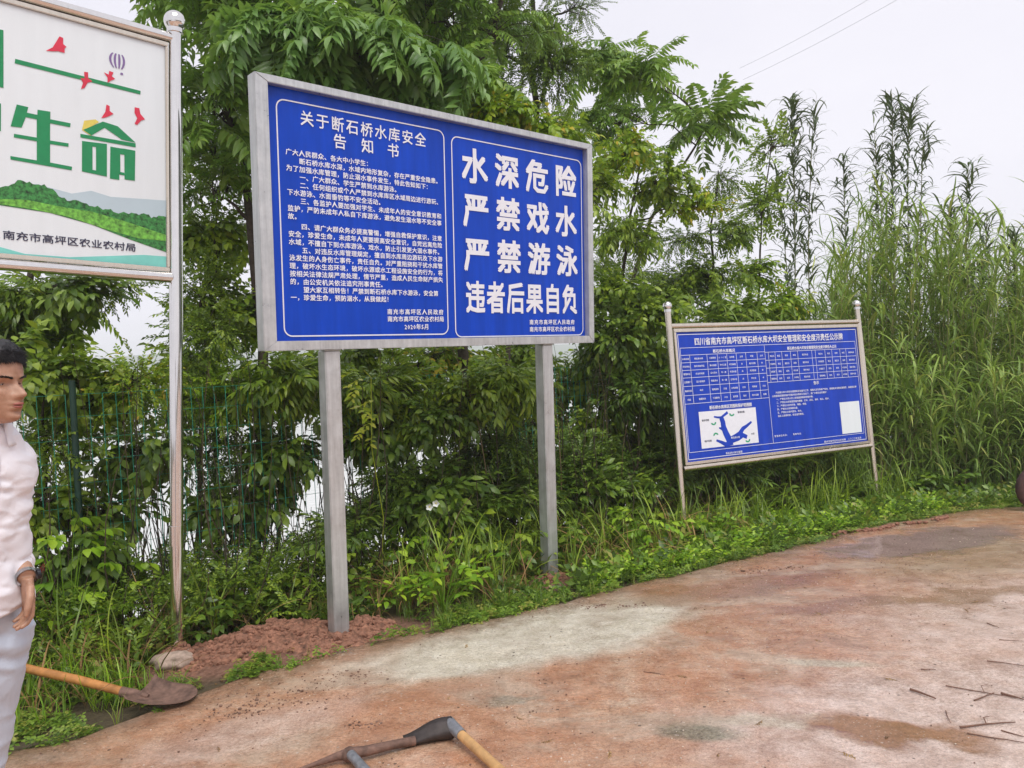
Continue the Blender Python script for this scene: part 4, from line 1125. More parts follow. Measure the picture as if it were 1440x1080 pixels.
# ---- the white sign at the left
OFF3 = (1.507, -2.281)
Q3 = (-3.12, 3.655, 2.333, .742, -.042, -.039, 1.5, 1.438)
wl = sign_root('propaganda_sign', Q3, OFF3[0], OFF3[1], 'white sign with green characters and red birds, cut by the left edge', 'sign')
def L3(u, v, y=0): return (u - OFF3[0], y, v - OFF3[1])
UL = -1.55
for (ut, ub) in ((1.523, 1.507), (UL, UL)):
    p = tube_obj('post', [L3(ub, -2.33), L3(ut, 1.50)], .039, STEEL, wl, 28)
    bm_obj('ball_cap', sphere_bm(L3(ut, 1.545), .064, u=36, v=24), STEEL, p, True)
    tube_obj('collar', [L3(ut, 1.475), L3(ut, 1.50)], .047, STEEL, p, 24)
    tube_obj('sleeve_band', [L3(ub, -1.63), L3(ub, -1.51)], .0415, STEEL, p, 24)
tube_obj('top_rail', [L3(UL, 1.438), L3(1.50, 1.438)], .032, STEEL, wl, 20)
tube_obj('bottom_rail', [L3(UL, .0), L3(1.49, .0)], .032, STEEL, wl, 20)
for a, b_ in (((UL + .05, 1.378), (1.478, 1.404)), ((UL + .05, .034), (1.478, .058)), ((1.462, .060), (1.478, 1.376)), ((UL + .05, .060), (UL + .075, 1.376))):
    bm_obj('inner_frame', bevel_box(L3(a[0], a[1], -.014), L3(b_[0], b_[1], .014), .003), STEELW, wl)
bm_obj('white_panel', bevel_box(L3(UL + .06, .05, .0), L3(1.468, 1.39, .010), 0), WHITEP, wl)
bm_obj('back_sheet', bevel_box(L3(UL + .06, .05, .016), L3(1.468, 1.39, .022), 0), BACK, wl)
AR = {'line': [(0.696, 1.097), (1.323, 1.08), (1.321, 1.059), (0.693, 1.073)],
      'sheng_l': [(0.7, 0.857), (0.753, 0.855), (0.746, 0.824), (0.795, 0.823), (0.796, 0.851), (0.857, 0.854), (0.856, 0.813), (0.955, 0.812), (0.952, 0.79), (0.855, 0.791), (0.854, 0.697), (0.944, 0.699), (0.943, 0.68), (0.854, 0.678), (0.853, 0.577), (0.96, 0.573), (0.958, 0.553), (0.669, 0.56), (0.668, 0.578), (0.79, 0.577), (0.791, 0.68), (0.685, 0.68), (0.686, 0.699), (0.791, 0.7), (0.792, 0.798), (0.741, 0.799), (0.721, 0.739), (0.671, 0.735)],
      'roof': [(1.017, 0.789), (1.119, 0.857), (1.197, 0.847), (1.293, 0.772), (1.218, 0.775), (1.128, 0.824), (1.059, 0.766)],
      'bar': [(1.003, 0.764), (1.293, 0.768), (1.293, 0.745), (1.003, 0.744)],
      'boxL': [(1.011, 0.726), (1.139, 0.734), (1.137, 0.548), (1.009, 0.556)],
      'boxLh': [(1.064, 0.705), (1.082, 0.706), (1.081, 0.573), (1.063, 0.574)],
      'boxR': [(1.157, 0.723), (1.291, 0.725), (1.287, 0.549), (1.225, 0.548), (1.225, 0.571), (1.203, 0.57), (1.203, 0.54), (1.153, 0.54)],
      'boxRh': [(1.209, 0.689), (1.231, 0.69), (1.23, 0.586), (1.208, 0.587)],
      'sun': [(1.011, 0.787), (1.023, 0.842), (1.081, 0.861), (1.099, 0.85), (1.042, 0.802), (1.059, 0.763), (1.109, 0.766), (1.08, 0.755)],
      'b1': [(0.838, 1.179), (0.871, 1.206), (0.905, 1.276), (0.923, 1.272), (0.922, 1.239), (0.939, 1.228), (0.929, 1.216), (0.929, 1.192), (0.898, 1.193), (0.871, 1.185)],
      'b2': [(1.006, 1.075), (1.027, 1.077), (1.025, 1.114), (1.045, 1.116), (1.045, 1.084), (1.067, 1.071), (1.042, 1.057), (1.027, 1.025), (1.008, 1.013), (1.019, 1.051)],
      'b3': [(1.126, 1.137), (1.151, 1.131), (1.155, 1.153), (1.177, 1.149), (1.167, 1.126), (1.186, 1.115), (1.162, 1.099), (1.145, 1.082), (1.145, 1.114)],
      'b4': [(1.11, 0.874), (1.132, 0.915), (1.138, 0.958), (1.155, 0.953), (1.155, 0.925), (1.175, 0.913), (1.153, 0.896), (1.134, 0.884)],
      'b5': [(1.289, 0.977), (1.315, 0.977), (1.32, 0.946), (1.346, 0.919), (1.325, 0.908), (1.302, 0.877), (1.288, 0.881), (1.303, 0.916), (1.288, 0.945)],
      'ball': [(1.153, 1.226), (1.158, 1.249), (1.175, 1.265), (1.2, 1.273), (1.23, 1.272), (1.247, 1.256), (1.25, 1.233), (1.24, 1.202), (1.226, 1.179), (1.221, 1.152), (1.213, 1.179), (1.18, 1.195), (1.16, 1.209)],
      'far': [(0.62, 0.387), (0.785, 0.45), (0.958, 0.424), (1.056, 0.455), (1.156, 0.436), (1.462, 0.46), (1.461, 0.336), (1.013, 0.34), (0.62, 0.314)],
      'trees': [(0.62, 0.401), (0.67, 0.421), (0.696, 0.45), (0.759, 0.453), (0.824, 0.446), (0.884, 0.413), (0.897, 0.391), (1.013, 0.383), (1.141, 0.355), (1.215, 0.352), (1.305, 0.356), (1.398, 0.353), (1.461, 0.356), (1.46, 0.15), (1.273, 0.199), (1.054, 0.265), (0.849, 0.302), (0.62, 0.311)],
      'field': [(0.62, 0.343), (0.733, 0.357), (0.93, 0.341), (1.055, 0.338), (1.229, 0.306), (1.46, 0.253), (1.46, 0.217), (1.304, 0.215), (1.126, 0.248), (0.943, 0.292), (0.771, 0.311), (0.62, 0.317)],
      'teal': [(0.617, 0.091), (0.73, 0.066), (0.941, 0.069), (1.183, 0.101), (1.334, 0.121), (1.46, 0.124), (1.459, 0.04), (1.197, 0.05), (0.873, 0.055), (0.617, 0.059)],
      'yuanR': [(0.629, 1.228), (0.644, 1.232), (0.641, 0.93), (0.626, 0.932)],
      'yuanR2': [(0.625, 0.844), (0.629, 0.845), (0.627, 0.7), (0.624, 0.699)]}
e = -.6
far = [(e, .40), (-.2, .46), (.25, .43)] + AR['far'][:-3] + [AR['far'][-3], (.62, .314), (e, .33)]
poly_obj('printed_far_hills', [far], OFF3, FARP, wl, -.0012)
tr_ = []
us_ = np.linspace(e, 1.460, 150); pk = {0: (e, .42)}
xs_ = [e, -.2, .2] + [p[0] for p in AR['trees'][:13]]; ys_ = [.40, .46, .40] + [p[1] for p in AR['trees'][:13]]
top_ = [(float(u), float(np.interp(u, xs_, ys_) + .022 * vnoise(u * 45, 1, 3) + .012 * vnoise(u * 110, 1, 5) - .016)) for u in us_]
bx_ = [e] + [p[0] for p in AR['trees'][13:][::-1]]; by_ = [.33] + [p[1] for p in AR['trees'][13:][::-1]]
bot_ = [(float(u), float(np.interp(u, bx_, by_))) for u in us_]
poly_obj('printed_trees', [[bot_[i], bot_[i + 1], top_[i + 1], top_[i]] for i in range(149)], OFF3, TREEP, wl, -.0020)
poly_obj('printed_field', [[(e, .35)] + AR['field'][:6] + AR['field'][6:] + [(e, .325)]], OFF3, FIELDP, wl, -.0028)
poly_obj('printed_water', [[(e, .10)] + AR['teal'] + [(e, .06)]], OFF3, TEALP, wl, -.0020)
def holed(outer, hole):   # four quads round a rectangular hole
    o0, o1, o2, o3 = outer; h0, h1, h2, h3 = hole
    return [[o0, o1, h1, h0], [o1, o2, h2, h1], [o2, o3, h3, h2], [o3, o0, h0, h3]]
bl_ = AR['boxR']; r_out = [bl_[0], bl_[1], bl_[2], bl_[3], bl_[4], bl_[5], bl_[6], bl_[7]]
ch = [AR['sheng_l'], AR['roof'], AR['bar']] + holed(AR['boxL'], AR['boxLh'])
h = AR['boxRh']
ch += [[bl_[0], (h[0][0], bl_[0][1]), (h[0][0], .571), (1.203, .571), (1.203, .540), bl_[7]], [(h[1][0], bl_[1][1]), bl_[1], bl_[2], bl_[3], (1.231, .548)],
       [(h[0][0], bl_[0][1]), (h[1][0], bl_[1][1]), h[1], h[0]], [h[3], h[2], (1.231, .571), (1.203, .571)]]
ch += [AR['line']]
ch += [[(.35, 1.228), (.644, 1.232), (.641, .93), (.60, .93), (.60, 1.17), (.35, 1.17)], [(.40, 1.08), (.56, 1.08), (.56, 1.03), (.40, 1.03)], [(.40, .97), (.56, .97), (.56, .93), (.40, .93)],
       [(.33, .84), (.629, .845), (.627, .70), (.57, .70), (.57, .79), (.33, .79)], [(.33, .73), (.52, .73), (.52, .56), (.46, .56), (.46, .68), (.33, .68)]]
poly_obj('green_characters', ch, OFF3, GREENP, wl, -.0024)
poly_obj('printed_sun', [AR['sun']], OFF3, YELP, wl, -.0020)
for k in ('b1', 'b2', 'b3', 'b4', 'b5'): poly_obj('bird_print', [AR[k]], OFF3, REDP, wl, -.0032)
bal = []
cxb, cyb, rb = 1.203, 1.225, .049
for k in range(8):
    a0 = -1 + 2 * k / 8; a1 = -1 + 2 * (k + 1) / 8
    if k % 2: continue
    s = []
    for t_ in np.linspace(-1, 1, 9): s.append((cxb + rb * a0 * math.sqrt(max(0, 1 - t_ * t_)) * (1 if t_ > 0 else 1 - .25 * t_ * t_), cyb + rb * t_ * (1 if t_ > 0 else 1.25)))
    for t_ in np.linspace(1, -1, 9): s.append((cxb + rb * a1 * math.sqrt(max(0, 1 - t_ * t_)) * (1 if t_ > 0 else 1 - .25 * t_ * t_), cyb + rb * t_ * (1 if t_ > 0 else 1.25)))
    bal.append(s[1:8] + s[10:17])
bal.append([(cxb + .010, cyb - .078), (cxb + .026, cyb - .078), (cxb + .024, cyb - .066), (cxb + .012, cyb - .066)])
poly_obj('printed_balloon', bal, OFF3, PURP, wl, -.0024)
block('agency_lettering', wl, [('南充市高坪区农业农村局', .628, .139, .046, .0605, .054, .016)], OFF3, PRINTD, -.0026)
# concrete footing of the steel pole
bm = bmesh.new(); bmesh.ops.create_icosphere(bm, subdivisions=4, radius=.115)
for v in bm.verts:
    k = 1 + .7 * (fbm(v.co.x * 14 + 3, v.co.y * 14 + v.co.z * 9, 5) - .5); v.co = Vector((v.co.x * k * 1.15, v.co.y * k, v.co.z * k * .55))
FOOT = simple('lump_concrete', (.40, .30, .24), .9, vary=.3, scale=30, bumpy=.6)
o = bm_obj('concrete_footing', bm, FOOT, None, True); o.location = (-2.13, 4.60, -.03)
prop(o, 'lump of pale rough concrete round the foot of the steel pole', 'footing')

# ------------------------------------------------------------------ verge plants
def notool(x, y):
    for ax, ay, bx, by, rr in ((-2.15, 3.90, -1.70, 4.02, .15), (-3.4, 4.35, -2.15, 3.92, .07)):
        d = np.array([bx - ax, by - ay]); u = min(1, max(0, ((x - ax) * d[0] + (y - ay) * d[1]) / (d @ d)))
        if math.hypot(x - ax - u * d[0], y - ay - u * d[1]) < rr: return False
    return True
def clover_proto():
    g = Geo()
    for k in range(9):
        a = U(0, 6.28); r = U(.005, .05); h = U(.02, .055); tt = U(.1, .9)
        for j in range(3):
            V, F = leaf(U(.016, .026), U(.013, .018), 2, .1, .1, .6)
            g.add(V, F, rot(a + j * 2.1, U(-.3, .3), 0), (r * math.cos(a), r * math.sin(a), h), tt)
    return g.arrays()
PROTO['clover'] = [clover_proto() for _ in range(4)]
PROTO['rosette'] = [proto_twig(.12, 7, .05, .024, 1.3, .1, 2) for _ in range(3)]
scatter('ground_cover', 'low creeping clover-like plants along the road edge', 'ground cover', 5600, along(-.05, .66, -4.2, 8.5), 'clover', 'verge', .6, 1.3, (-.1, .2), keep=lambda x, y: notool(x, y) and bare(x, y) and vnoise(x * 5, y * 5, 2) > .34, zoff=.0)
scatter('ground_cover', 'taller creeping plants further in on the verge', 'ground cover', 3600, along(.25, 1.25, -4.2, 8.5), 'rosette', 'verge', .7, 1.8, (.2, 1.5), keep=lambda x, y: (x > -1.2 or sdist(x, y) > .62) and notool(x, y) and bare(x, y) and vnoise(x * 2.3, y * 2.3, 7) > .3, per=2)
scatter('grass', 'bright green grass tufts on the verge', 'grass', 1300, along(-.03, 1.1, -4.2, 8.5), 'grass', 'verge', .25, .65, (.6, 3), keep=lambda x, y: notool(x, y) and bare(x, y) and vnoise(x * 3, y * 3, 12) > .38, per=8)
scatter('grass', 'long light green grass by the corner of the verge at lower left', 'grass', 60, along(.35, .9, -2.9, -2.0), 'grass', 'bright', .6, 1.1, (.8, 3.5), per=7, keep=lambda x, y: notool(x, y) and bare(x, y))
scatter('leaf_litter', 'brown dead leaves and straw along the road edge', 'leaf litter', 700, along(-.07, .5, -4.2, 7.0), 'rosette', 'dry', .3, .8, (-.2, .1), keep=notool)
scatter('ground_cover', 'bright low herbs at the foot of the small blue sign', 'ground cover', 1500, along(.25, 1.2, .5, 4.4), 'broad', 'bright', .28, .5, (.5, 2.0), per=2, zoff=.03)


def weed(name, label, px, py, Y, n, kind, mat, scl, H, spread=.12, cat='plant', group=None):
    x, y = at(px, py, Y)[0], Y; z = float(ground_z(x, y))
    root = empty(name, (x, y, z), label, cat, group)
    g = Geo()
    for k in range(n):
        a = 2 * math.pi * k / n + U(-.4, .4); h = H * U(.45, 1); r = spread * U(.2, 1)
        e = np.array([r * math.cos(a), r * math.sin(a), h]); V, F = tube(bez((0, 0, 0), e, .1 * h, 5), np.linspace(.004, .002, 5), 4, False); g.add(V, F, tint=.3)
        d = np.array([[math.cos(a), math.sin(a), U(.0, .5)]])
        Mx = frames(d, np.array([[0, 0, 1.0]]), np.array([U(-.3, .3)]), np.array([scl * U(.8, 1.1)]))[0]
        link('leafy_twig', proto_mesh(kind, k % len(PROTO[kind]), mat), root, mw=Matrix([[*Mx[r_], e[r_]] for r_ in range(3)] + [[0, 0, 0, 1]]))
    link('stem', g.mesh('stem', LF[mat]), root)
    return root


weed('leafy_weed', 'bushy bright green weed spilling over the road edge between the two big posts', 625, 862, 5.45, 26, 'seedling', 'bright', .8, .34, .30)
weed('leafy_weed', 'smaller bright green weed left of the bushy one by the loose red soil', 570, 850, 5.5, 12, 'seedling', 'bright', .7, .22, .16)
weed('leafy_weed', 'leafy green plant growing in front of the foot of the small sign left post', 1000, 750, 6.9, 14, 'seedling', 'bright', .7, .25, .2)
weed('leafy_weed', 'young green plant right of the big right post on the verge edge', 905, 790, 6.7, 16, 'broad', 'bright', .8, .4, .22)
weed('leafy_weed', 'broad-leaved young plant left of the steel pole foot', 165, 850, 5.2, 12, 'big', 'bright', .75, .62, .18)
weed('leafy_weed', 'broad-leaved green plant beside the shirt of the standing man', 85, 730, 4.9, 12, 'big', 'bright', .8, 1.0, .2)
weed('leafy_weed', 'green leafy weed between the man and the steel pole, low by the grass', 110, 870, 5.0, 12, 'seedling', 'bright', .8, .35, .2)
weed('leafy_weed', 'young plant with wide leaves right of the left post of the big sign', 455, 800, 5.7, 10, 'big', 'mid', .7, .5, .18)
weed('leafy_weed', 'light green bush-like weed under the middle of the big sign', 590, 760, 6.3, 16, 'broad', 'bright', .85, .55, .25)
weed('leafy_weed', 'green sprawling weed left of the right post foot', 720, 800, 6.2, 16, 'broad', 'mid', .85, .45, .25)
weed('red_leaved_plant', 'small plant with dark red leaves beside the man', 62, 690, 5.2, 8, 'small', 'red', .7, 1.05, .12)
# pale lime climber hanging right of the left post
x, y, z = at(515, 560, 6.0)
rt = empty('climbing_vine', (x, y, float(ground_z(x, y))), 'pale lime green vine with pointed leaves right of the left post of the big sign', 'vine')
g = Geo(); h0 = z - rt.location.z
pts = np.array([(0.02, .03, 0), (.08, 0, h0 * .4), (.02, 0, h0 * .75), (.05, -.02, h0 + .16), (.0, -.04, h0 + .22)])
V, F = tube(pts, .0035, 4); g.add(V, F); link('stem', g.mesh('stem', LF['pale']), rt)
for k in range(10):
    u = k / 9; p = np.array([U(-.10, .08), U(-.08, .0), h0 + .22 - u * .52])
    Mx = frames(np.array([[U(-1, 1), -.5, -.3]]), np.array([[0, 0, 1.0]]), np.array([U(-.3, .3)]), np.array([U(.45, .7)]))[0]
    link('leafy_twig', proto_mesh('seedling', k % 3, 'pale'), rt, mw=Matrix([[*Mx[r_], p[r_]] for r_ in range(3)] + [[0, 0, 0, 1]]))

# white flowers
FLW = simple('petal_white', (.75, .78, .74), .5, vary=.05)
for i, (px, py, lab) in enumerate([(604, 713, 'left of two small white trumpet flowers in the dark thicket under the big sign'), (613, 708, 'right of two small white trumpet flowers in the dark thicket under the big sign')]):
    p = at(px, py, 6.0); rt = empty('white_flower', tuple(p), lab, 'flower', 'white flowers')
    V = [(0, .02, 0)]; F = []
    for k in range(20):
        a = k * math.pi / 10; rr = .026 + .004 * math.cos(5 * a); V.append((rr * math.cos(a), -.008, rr * math.sin(a)))
    for k in range(20): F.append((0, 1 + k, 1 + (k + 1) % 20))
    link('petals', np_mesh('petals', V, F, FLW), rt)
    tube_obj('stalk', [(0, .02, 0), (.01, .05, -.06), (.02, .1, -.3)], .0015, LF['mid'], rt, 5)
    bm_obj('flower_centre', sphere_bm((0, .008, 0), .006, u=8, v=6), YELP, rt)


# ------------------------------------------------------------------ green wire fence
WIREG = simple('green_coated_wire', (.03, .34, .22), .45, vary=.15)
POSTG = simple('dark_green_post', (.012, .055, .035), .5, vary=.2)
fx0, fy0, fx1, fy1 = -5.2, 3.76, 3.2, 10.27
fence = empty('wire_fence', (fx0, fy0, -.15), 'green welded wire mesh fence on dark green posts behind the signs, overgrown by shrubs', 'fence')
fl = math.hypot(fx1 - fx0, fy1 - fy0); fd = np.array([(fx1 - fx0) / fl, (fy1 - fy0) / fl]); fb = np.array([fx0, fy0, -.15])
nbay = 4; top_z = 1.60
for k in range(nbay + 1):
    c = fd * fl * k / nbay; gz = float(ground_z(fx0 + c[0], fy0 + c[1]))
    tube_obj('fence_post', [(c[0], c[1], gz + .15 - .3), (c[0] + .02, c[1], top_z + .25)], .022, POSTG, fence, 8)
for k in range(nbay):
    g = Geo(); a = fl * k / nbay + .03; e = fl * (k + 1) / nbay - .03
    n = int((e - a) / .085)
    for i in range(n + 1):
        q = fd * (a + (e - a) * i / n); gz = float(ground_z(fx0 + q[0], fy0 + q[1])) + .15
        V, F = tube([(q[0], q[1], gz + .05), (q[0], q[1], top_z + .15)], .0030, 3, False); g.add(V, F)
    for z in np.linspace(.1, 1, 11):
        p0 = fd * a; p1 = fd * e
        V, F = tube([(p0[0], p0[1], z * (top_z + .15)), (p1[0], p1[1], z * (top_z + .15))], .0018, 3, False); g.add(V, F)
    o = link('wire_mesh', g.mesh('wire_mesh', WIREG), fence); o['kind'] = 'stuff'

# heap of freshly dug soil
def heap_z(X, Y):
    m_ = 0
    for cx, cy, r, h in HEAPS: m_ = m_ + np.exp(-(((X - cx) ** 2 + (Y - cy) ** 2) / (r * 1.25) ** 2) ** 1.5)
    m_ = np.clip(m_, 0, 1); d = .075 * (fbm(X * 8, Y * 8, 4, 5) - .42) + .03 * (vnoise(X * 38, Y * 38, 8) - .5) + .03 * (np.abs(vnoise(X * 17, Y * 17, 3) - .5))
    return ground_z(X, Y) + .006 + d * .8 * m_ - .10 * (1 - m_) ** 1.5
SOIL2 = simple('dug_red_soil', (.24, .115, .072), .95, vary=.75, scale=26, bumpy=1.0)
o = link('soil_heap', grid_mesh('soil_heap', -2.5, -.45, 4.3, 5.6, 260, 170, heap_z, SOIL2)); prop(o, 'freshly dug lumpy red soil round the left post of the big sign', 'soil', kind='stuff')
o = link('soil_heap', grid_mesh('soil_heap', -.15, .6, 5.75, 6.5, 90, 90, heap_z, SOIL2)); prop(o, 'small patch of red soil round the right post of the big sign', 'soil', kind='stuff')

# ------------------------------------------------------------------ soil clods, pebbles and twigs
SOILC = simple('red_soil_clod', (.26, .125, .08), .95, vary=.4, scale=40, bumpy=.6)
def clod(c, r, seedv):
    bm = bmesh.new(); bmesh.ops.create_icosphere(bm, subdivisions=1, radius=r); V = []
    for v in bm.verts:
        k = 1 + .5 * (vnoise(v.co.x / r * 1.3 + seedv, v.co.y / r * 1.3, int(seedv)) - .5)
        V.append((v.co.x * k + c[0], v.co.y * k + c[1], v.co.z * k * .7 + c[2]))
    F = [[v.index for v in f.verts] for f in bm.faces]; bm.free(); return np.array(V), np.array(F)
g = Geo()
for _ in range(1700):
    cx, cy, r, h = HEAPS[rng.integers(0, len(HEAPS))]
    x = cx + rng.normal(0, r * .75); y = cy + rng.normal(0, r * .6)
    s = sdist(x, y); z = float(ground_z(x, y)) if s > .04 else .002
    if s < .1 and U(0, 1) < .7: continue
    if s > .04: z = float(heap_z(x, y))
    V, F = clod((x, y, z), U(.004, .02) if U(0, 1) > .09 else U(.02, .042), U(0, 50)); g.add(V, F)
o = link('loose_soil', g.mesh('loose_soil', SOILC, False)); prop(o, 'loose red soil crumbs heaped round the foot of the left post', 'soil', kind='stuff')
g = Geo()
GRIT = simple('grit', (.17, .10, .07), .9, vary=.5, scale=9)
for _ in range(900):
    x = U(-2.6, 4.5); y = U(2.2, 7.0)
    if sdist(x, y) > -.06: continue
    if vnoise(x * 1.6, y * 1.6, 31) < .5: continue
    V, F = clod((x, y, .002), U(.002, .006), U(0, 50)); g.add(V, F)
for cx, cy, sg, n in ((-.98, 4.1, .12, 90), (-1.3, 3.85, .18, 110), (-.75, 3.55, .06, 50), (.50, 5.1, .07, 50), (.72, 5.05, .05, 30), (1.75, 5.75, .08, 50), (2.0, 5.75, .06, 30), (-1.45, 3.75, .1, 50)):
    for _ in range(n):
        x = cx + rng.normal(0, sg); y = cy + rng.normal(0, sg * .5); V, F = clod((x, y, .002), U(.002, .0055) if U(0, 1) > .12 else U(.006, .011), U(0, 50)); g.add(V, F)
o = link('grit', g.mesh('grit', GRIT, False)); prop(o, 'scattered mud crumbs and grit on the concrete', 'grit', kind='stuff')
PALE = simple('pale_grit', (.62, .52, .42), .9, vary=.4, scale=9)
for nm_, mt_, n_ in (('grit', GRIT, 3200), ('pale_grit', PALE, 2600)):
    g2 = Geo()
    for _ in range(n_):
        x = U(-2.6, 5.5); y = U(2.2, 7.4)
        if sdist(x, y) > -.02 or vnoise(x * 2.1, y * 2.1, 31 + n_) < U(.1, .75): continue
        V, F = clod((x, y, .002), U(.0014, .0042), U(0, 50)); g2.add(V, F)
    o = link(nm_, g2.mesh(nm_, mt_, False)); prop(o, 'fine ' + ('dark' if nm_ == 'grit' else 'pale') + ' grit strewn over the whole muddy road', 'grit', kind='stuff')
# dried mud ridge at the wet patch
g = Geo()
for k in range(110):
    u = k / 109; p = np.array([2.75 + 1.25 * u, 6.72 + .42 * u + .04 * math.sin(u * 14), .008]); 
    if vnoise(u * 12, 3, 4) < .3: continue
    V, F = clod(p + rng.normal(0, .014, 3) * (1, 1, .1), U(.010, .026), U(0, 50)); g.add(V, F)
o = link('mud_ridge', g.mesh('mud_ridge', SOILC, False)); prop(o, 'dark ridge of scraped mud at the back of the wet patch', 'mud', kind='stuff')

scatter('leaf_litter', 'a few small dead leaves and straws lying on the road', 'leaf litter', 60, lambda: (U(-1.5, 4.6), U(3.0, 6.3)), 'tiny', 'dry', .25, .5, (-.05, .02), zoff=.165, keep=lambda x, y: sdist(x, y) < -.15)
TWG = simple('dead_twig', (.17, .09, .06), .85, vary=.4, scale=60)
sticks = [((1280, 971), (1316, 985), 'short thick dead stick lying alone on the road at lower right', .008),
          ((1350, 1024), (1428, 1018), 'long straight dead twig nearest the bottom right corner', .006),
          ((1360, 1032), (1440, 1046), 'thin dead twig slanting below the long straight one', .004),
          ((1330, 965), (1440, 985), 'forked thin twig running to the right edge of the photo', .004),
          ((1370, 986), (1398, 976), 'small crossing twig touching the forked one', .005),
          ((1388, 930), (1440, 938), 'upper thin twig at the right edge', .004),
          ((1405, 900), (1440, 903), 'uppermost thin twig at the right edge', .003),
          ((1408, 1028), (1440, 1038), 'short twig just above the bottom right corner pair', .004),
          ((1330, 1000), (1337, 1018), 'tiny upright-looking twig left of the long straight one', .003),
          ((1388, 877), (1405, 884), 'little curved twig farthest up the road at right', .004),
          ((1295, 942), (1316, 943), 'tiny straight twig above the short thick stick', .004),
          ((1408, 976), (1440, 986), 'knotty dark twig lying on the forked one', .007),
          ((905, 945), (935, 950), 'pair of dark straws on the pale concrete patch', .003)]
def Gp(px, py):
    v = ray(px, py); return np.array([0, 0, CAM_H]) - v * CAM_H / v[2]
for a, b_, lab, rr in sticks:
    rr *= .75; p0, p1 = Gp(*a), Gp(*b_); L = np.linalg.norm(p1 - p0)
    pts = bez(p0 + (0, 0, rr), p1 + (0, 0, rr + .003), 0, 7, rng.normal(0, .02 * L, 3) * (1, 1, 0)); pts[1:-1] += rng.normal(0, .006 * L, (5, 3)) * (1, 1, .1)
    V, F = tube(pts - p0, np.linspace(rr, rr * .5, 7), 6); gg = Geo().add(V, F)
    if L > .2:
        q = pts[3] - p0; V, F = tube([q, q + (.05 * L, .16 * L, .01), q + (.2 * L, .24 * L, .004)], [rr * .6, rr * .5, rr * .3], 5); gg.add(V, F)
    o = link('dead_twig', gg.mesh('dead_twig', TWG)); o.location = p0; prop(o, lab, 'twig', 'dead twigs on the road')

# power lines in the sky
CAB = simple('cable', (.30, .31, .34), .6)
for a, b_, lab in [((1300, -48), (1040, 96), 'upper thin power line crossing the sky at top right'), ((1330, -40), (1045, 112), 'lower thin power line crossing the sky at top right')]:
    p0, p1 = at(*a, 60), at(*b_, 85)
    V, F = tube(bez(p0, p1, -.3, 12), .018, 5); o = link('power_line', np_mesh('power_line', V, F, CAB)); prop(o, lab, 'power line', 'power lines')

# ------------------------------------------------------------------ tools on the ground
WOODO = simple('handle_wood_orange', (.46, .20, .055), .55, vary=.35, scale=14, bumpy=.1)
WOODP = simple('handle_wood_pale', (.55, .32, .13), .6, vary=.3, scale=16, bumpy=.1)
RUST = simple('muddy_iron', (.17, .10, .075), .75, .25, vary=.5, scale=22, bumpy=.4)
IRON = simple('worn_dark_iron', (.060, .050, .047), .55, .5, vary=.4, scale=18, bumpy=.2)
PIPE = simple('grey_pipe', (.24, .25, .27), .5, .5, vary=.3, scale=30)


def frame_at(p, xdir, up=(0, 0, 1)):
    x = Vector(xdir).normalized(); y = Vector(up).cross(x).normalized(); z = x.cross(y)
    return Matrix([[x[i], y[i], z[i], p[i]] for i in range(3)] + [[0, 0, 0, 1]])


def sheet_obj(name, f, nu, nv, thick, mat, parent, mw=None):
    """a curved plate with real thickness; f(u, v) -> point"""
    P_ = [[Vector(f(u, v)) for v in np.linspace(0, 1, nv)] for u in np.linspace(0, 1, nu)]
    bm = bmesh.new(); vs = [[bm.verts.new(p) for p in r_] for r_ in P_]
    for i in range(nu - 1):
        for j in range(nv - 1): bm.faces.new((vs[i][j], vs[i + 1][j], vs[i + 1][j + 1], vs[i][j + 1]))
    bm.normal_update(); bmesh.ops.solidify(bm, geom=bm.faces[:], thickness=thick)
    o = bm_obj(name, bm, mat, parent, True)
    if mw is not None: o.matrix_local = mw
    return o


# shovel beside the man
A = at(20, 959, 4.18); A[2] = .14; S = Gp(172, 985); S[2] = .045; T_ = Gp(277, 986); T_[2] = .012
sh = empty('shovel', None, 'shovel with orange wooden handle lying from the grass onto the concrete beside the man', 'shovel', mat=frame_at(S, T_ - S))
hl_ = Vector(A - S); inv = sh.matrix_world.inverted().to_3x3(); hv = inv @ hl_
tube_obj('handle', [tuple(hv * 1.5), tuple(hv * .8), tuple(hv * .4 + Vector((0, 0, .006))), (0.02, 0, 0)], [.021, .023, .024, .022], WOODO, sh, 14)
tube_obj('socket', [(0, 0, 0), (.08, 0, -.004), (.15, 0, -.012)], [.027, .023, .012], RUST, sh, 14)
def blade_f(u, v):
    w_ = .135 * (1 - .12 * u) * (1 if u < .6 else math.sqrt(max(0, 1 - ((u - .6) / .42) ** 2)))
    y = (v * 2 - 1) * w_
    return (.10 + .30 * u, y, -.022 + .30 * y * y / .135 + .10 * (u - .45) ** 2 + (.012 if u < .05 else 0))
sheet_obj('blade', blade_f, 16, 13, .003, RUST, sh)

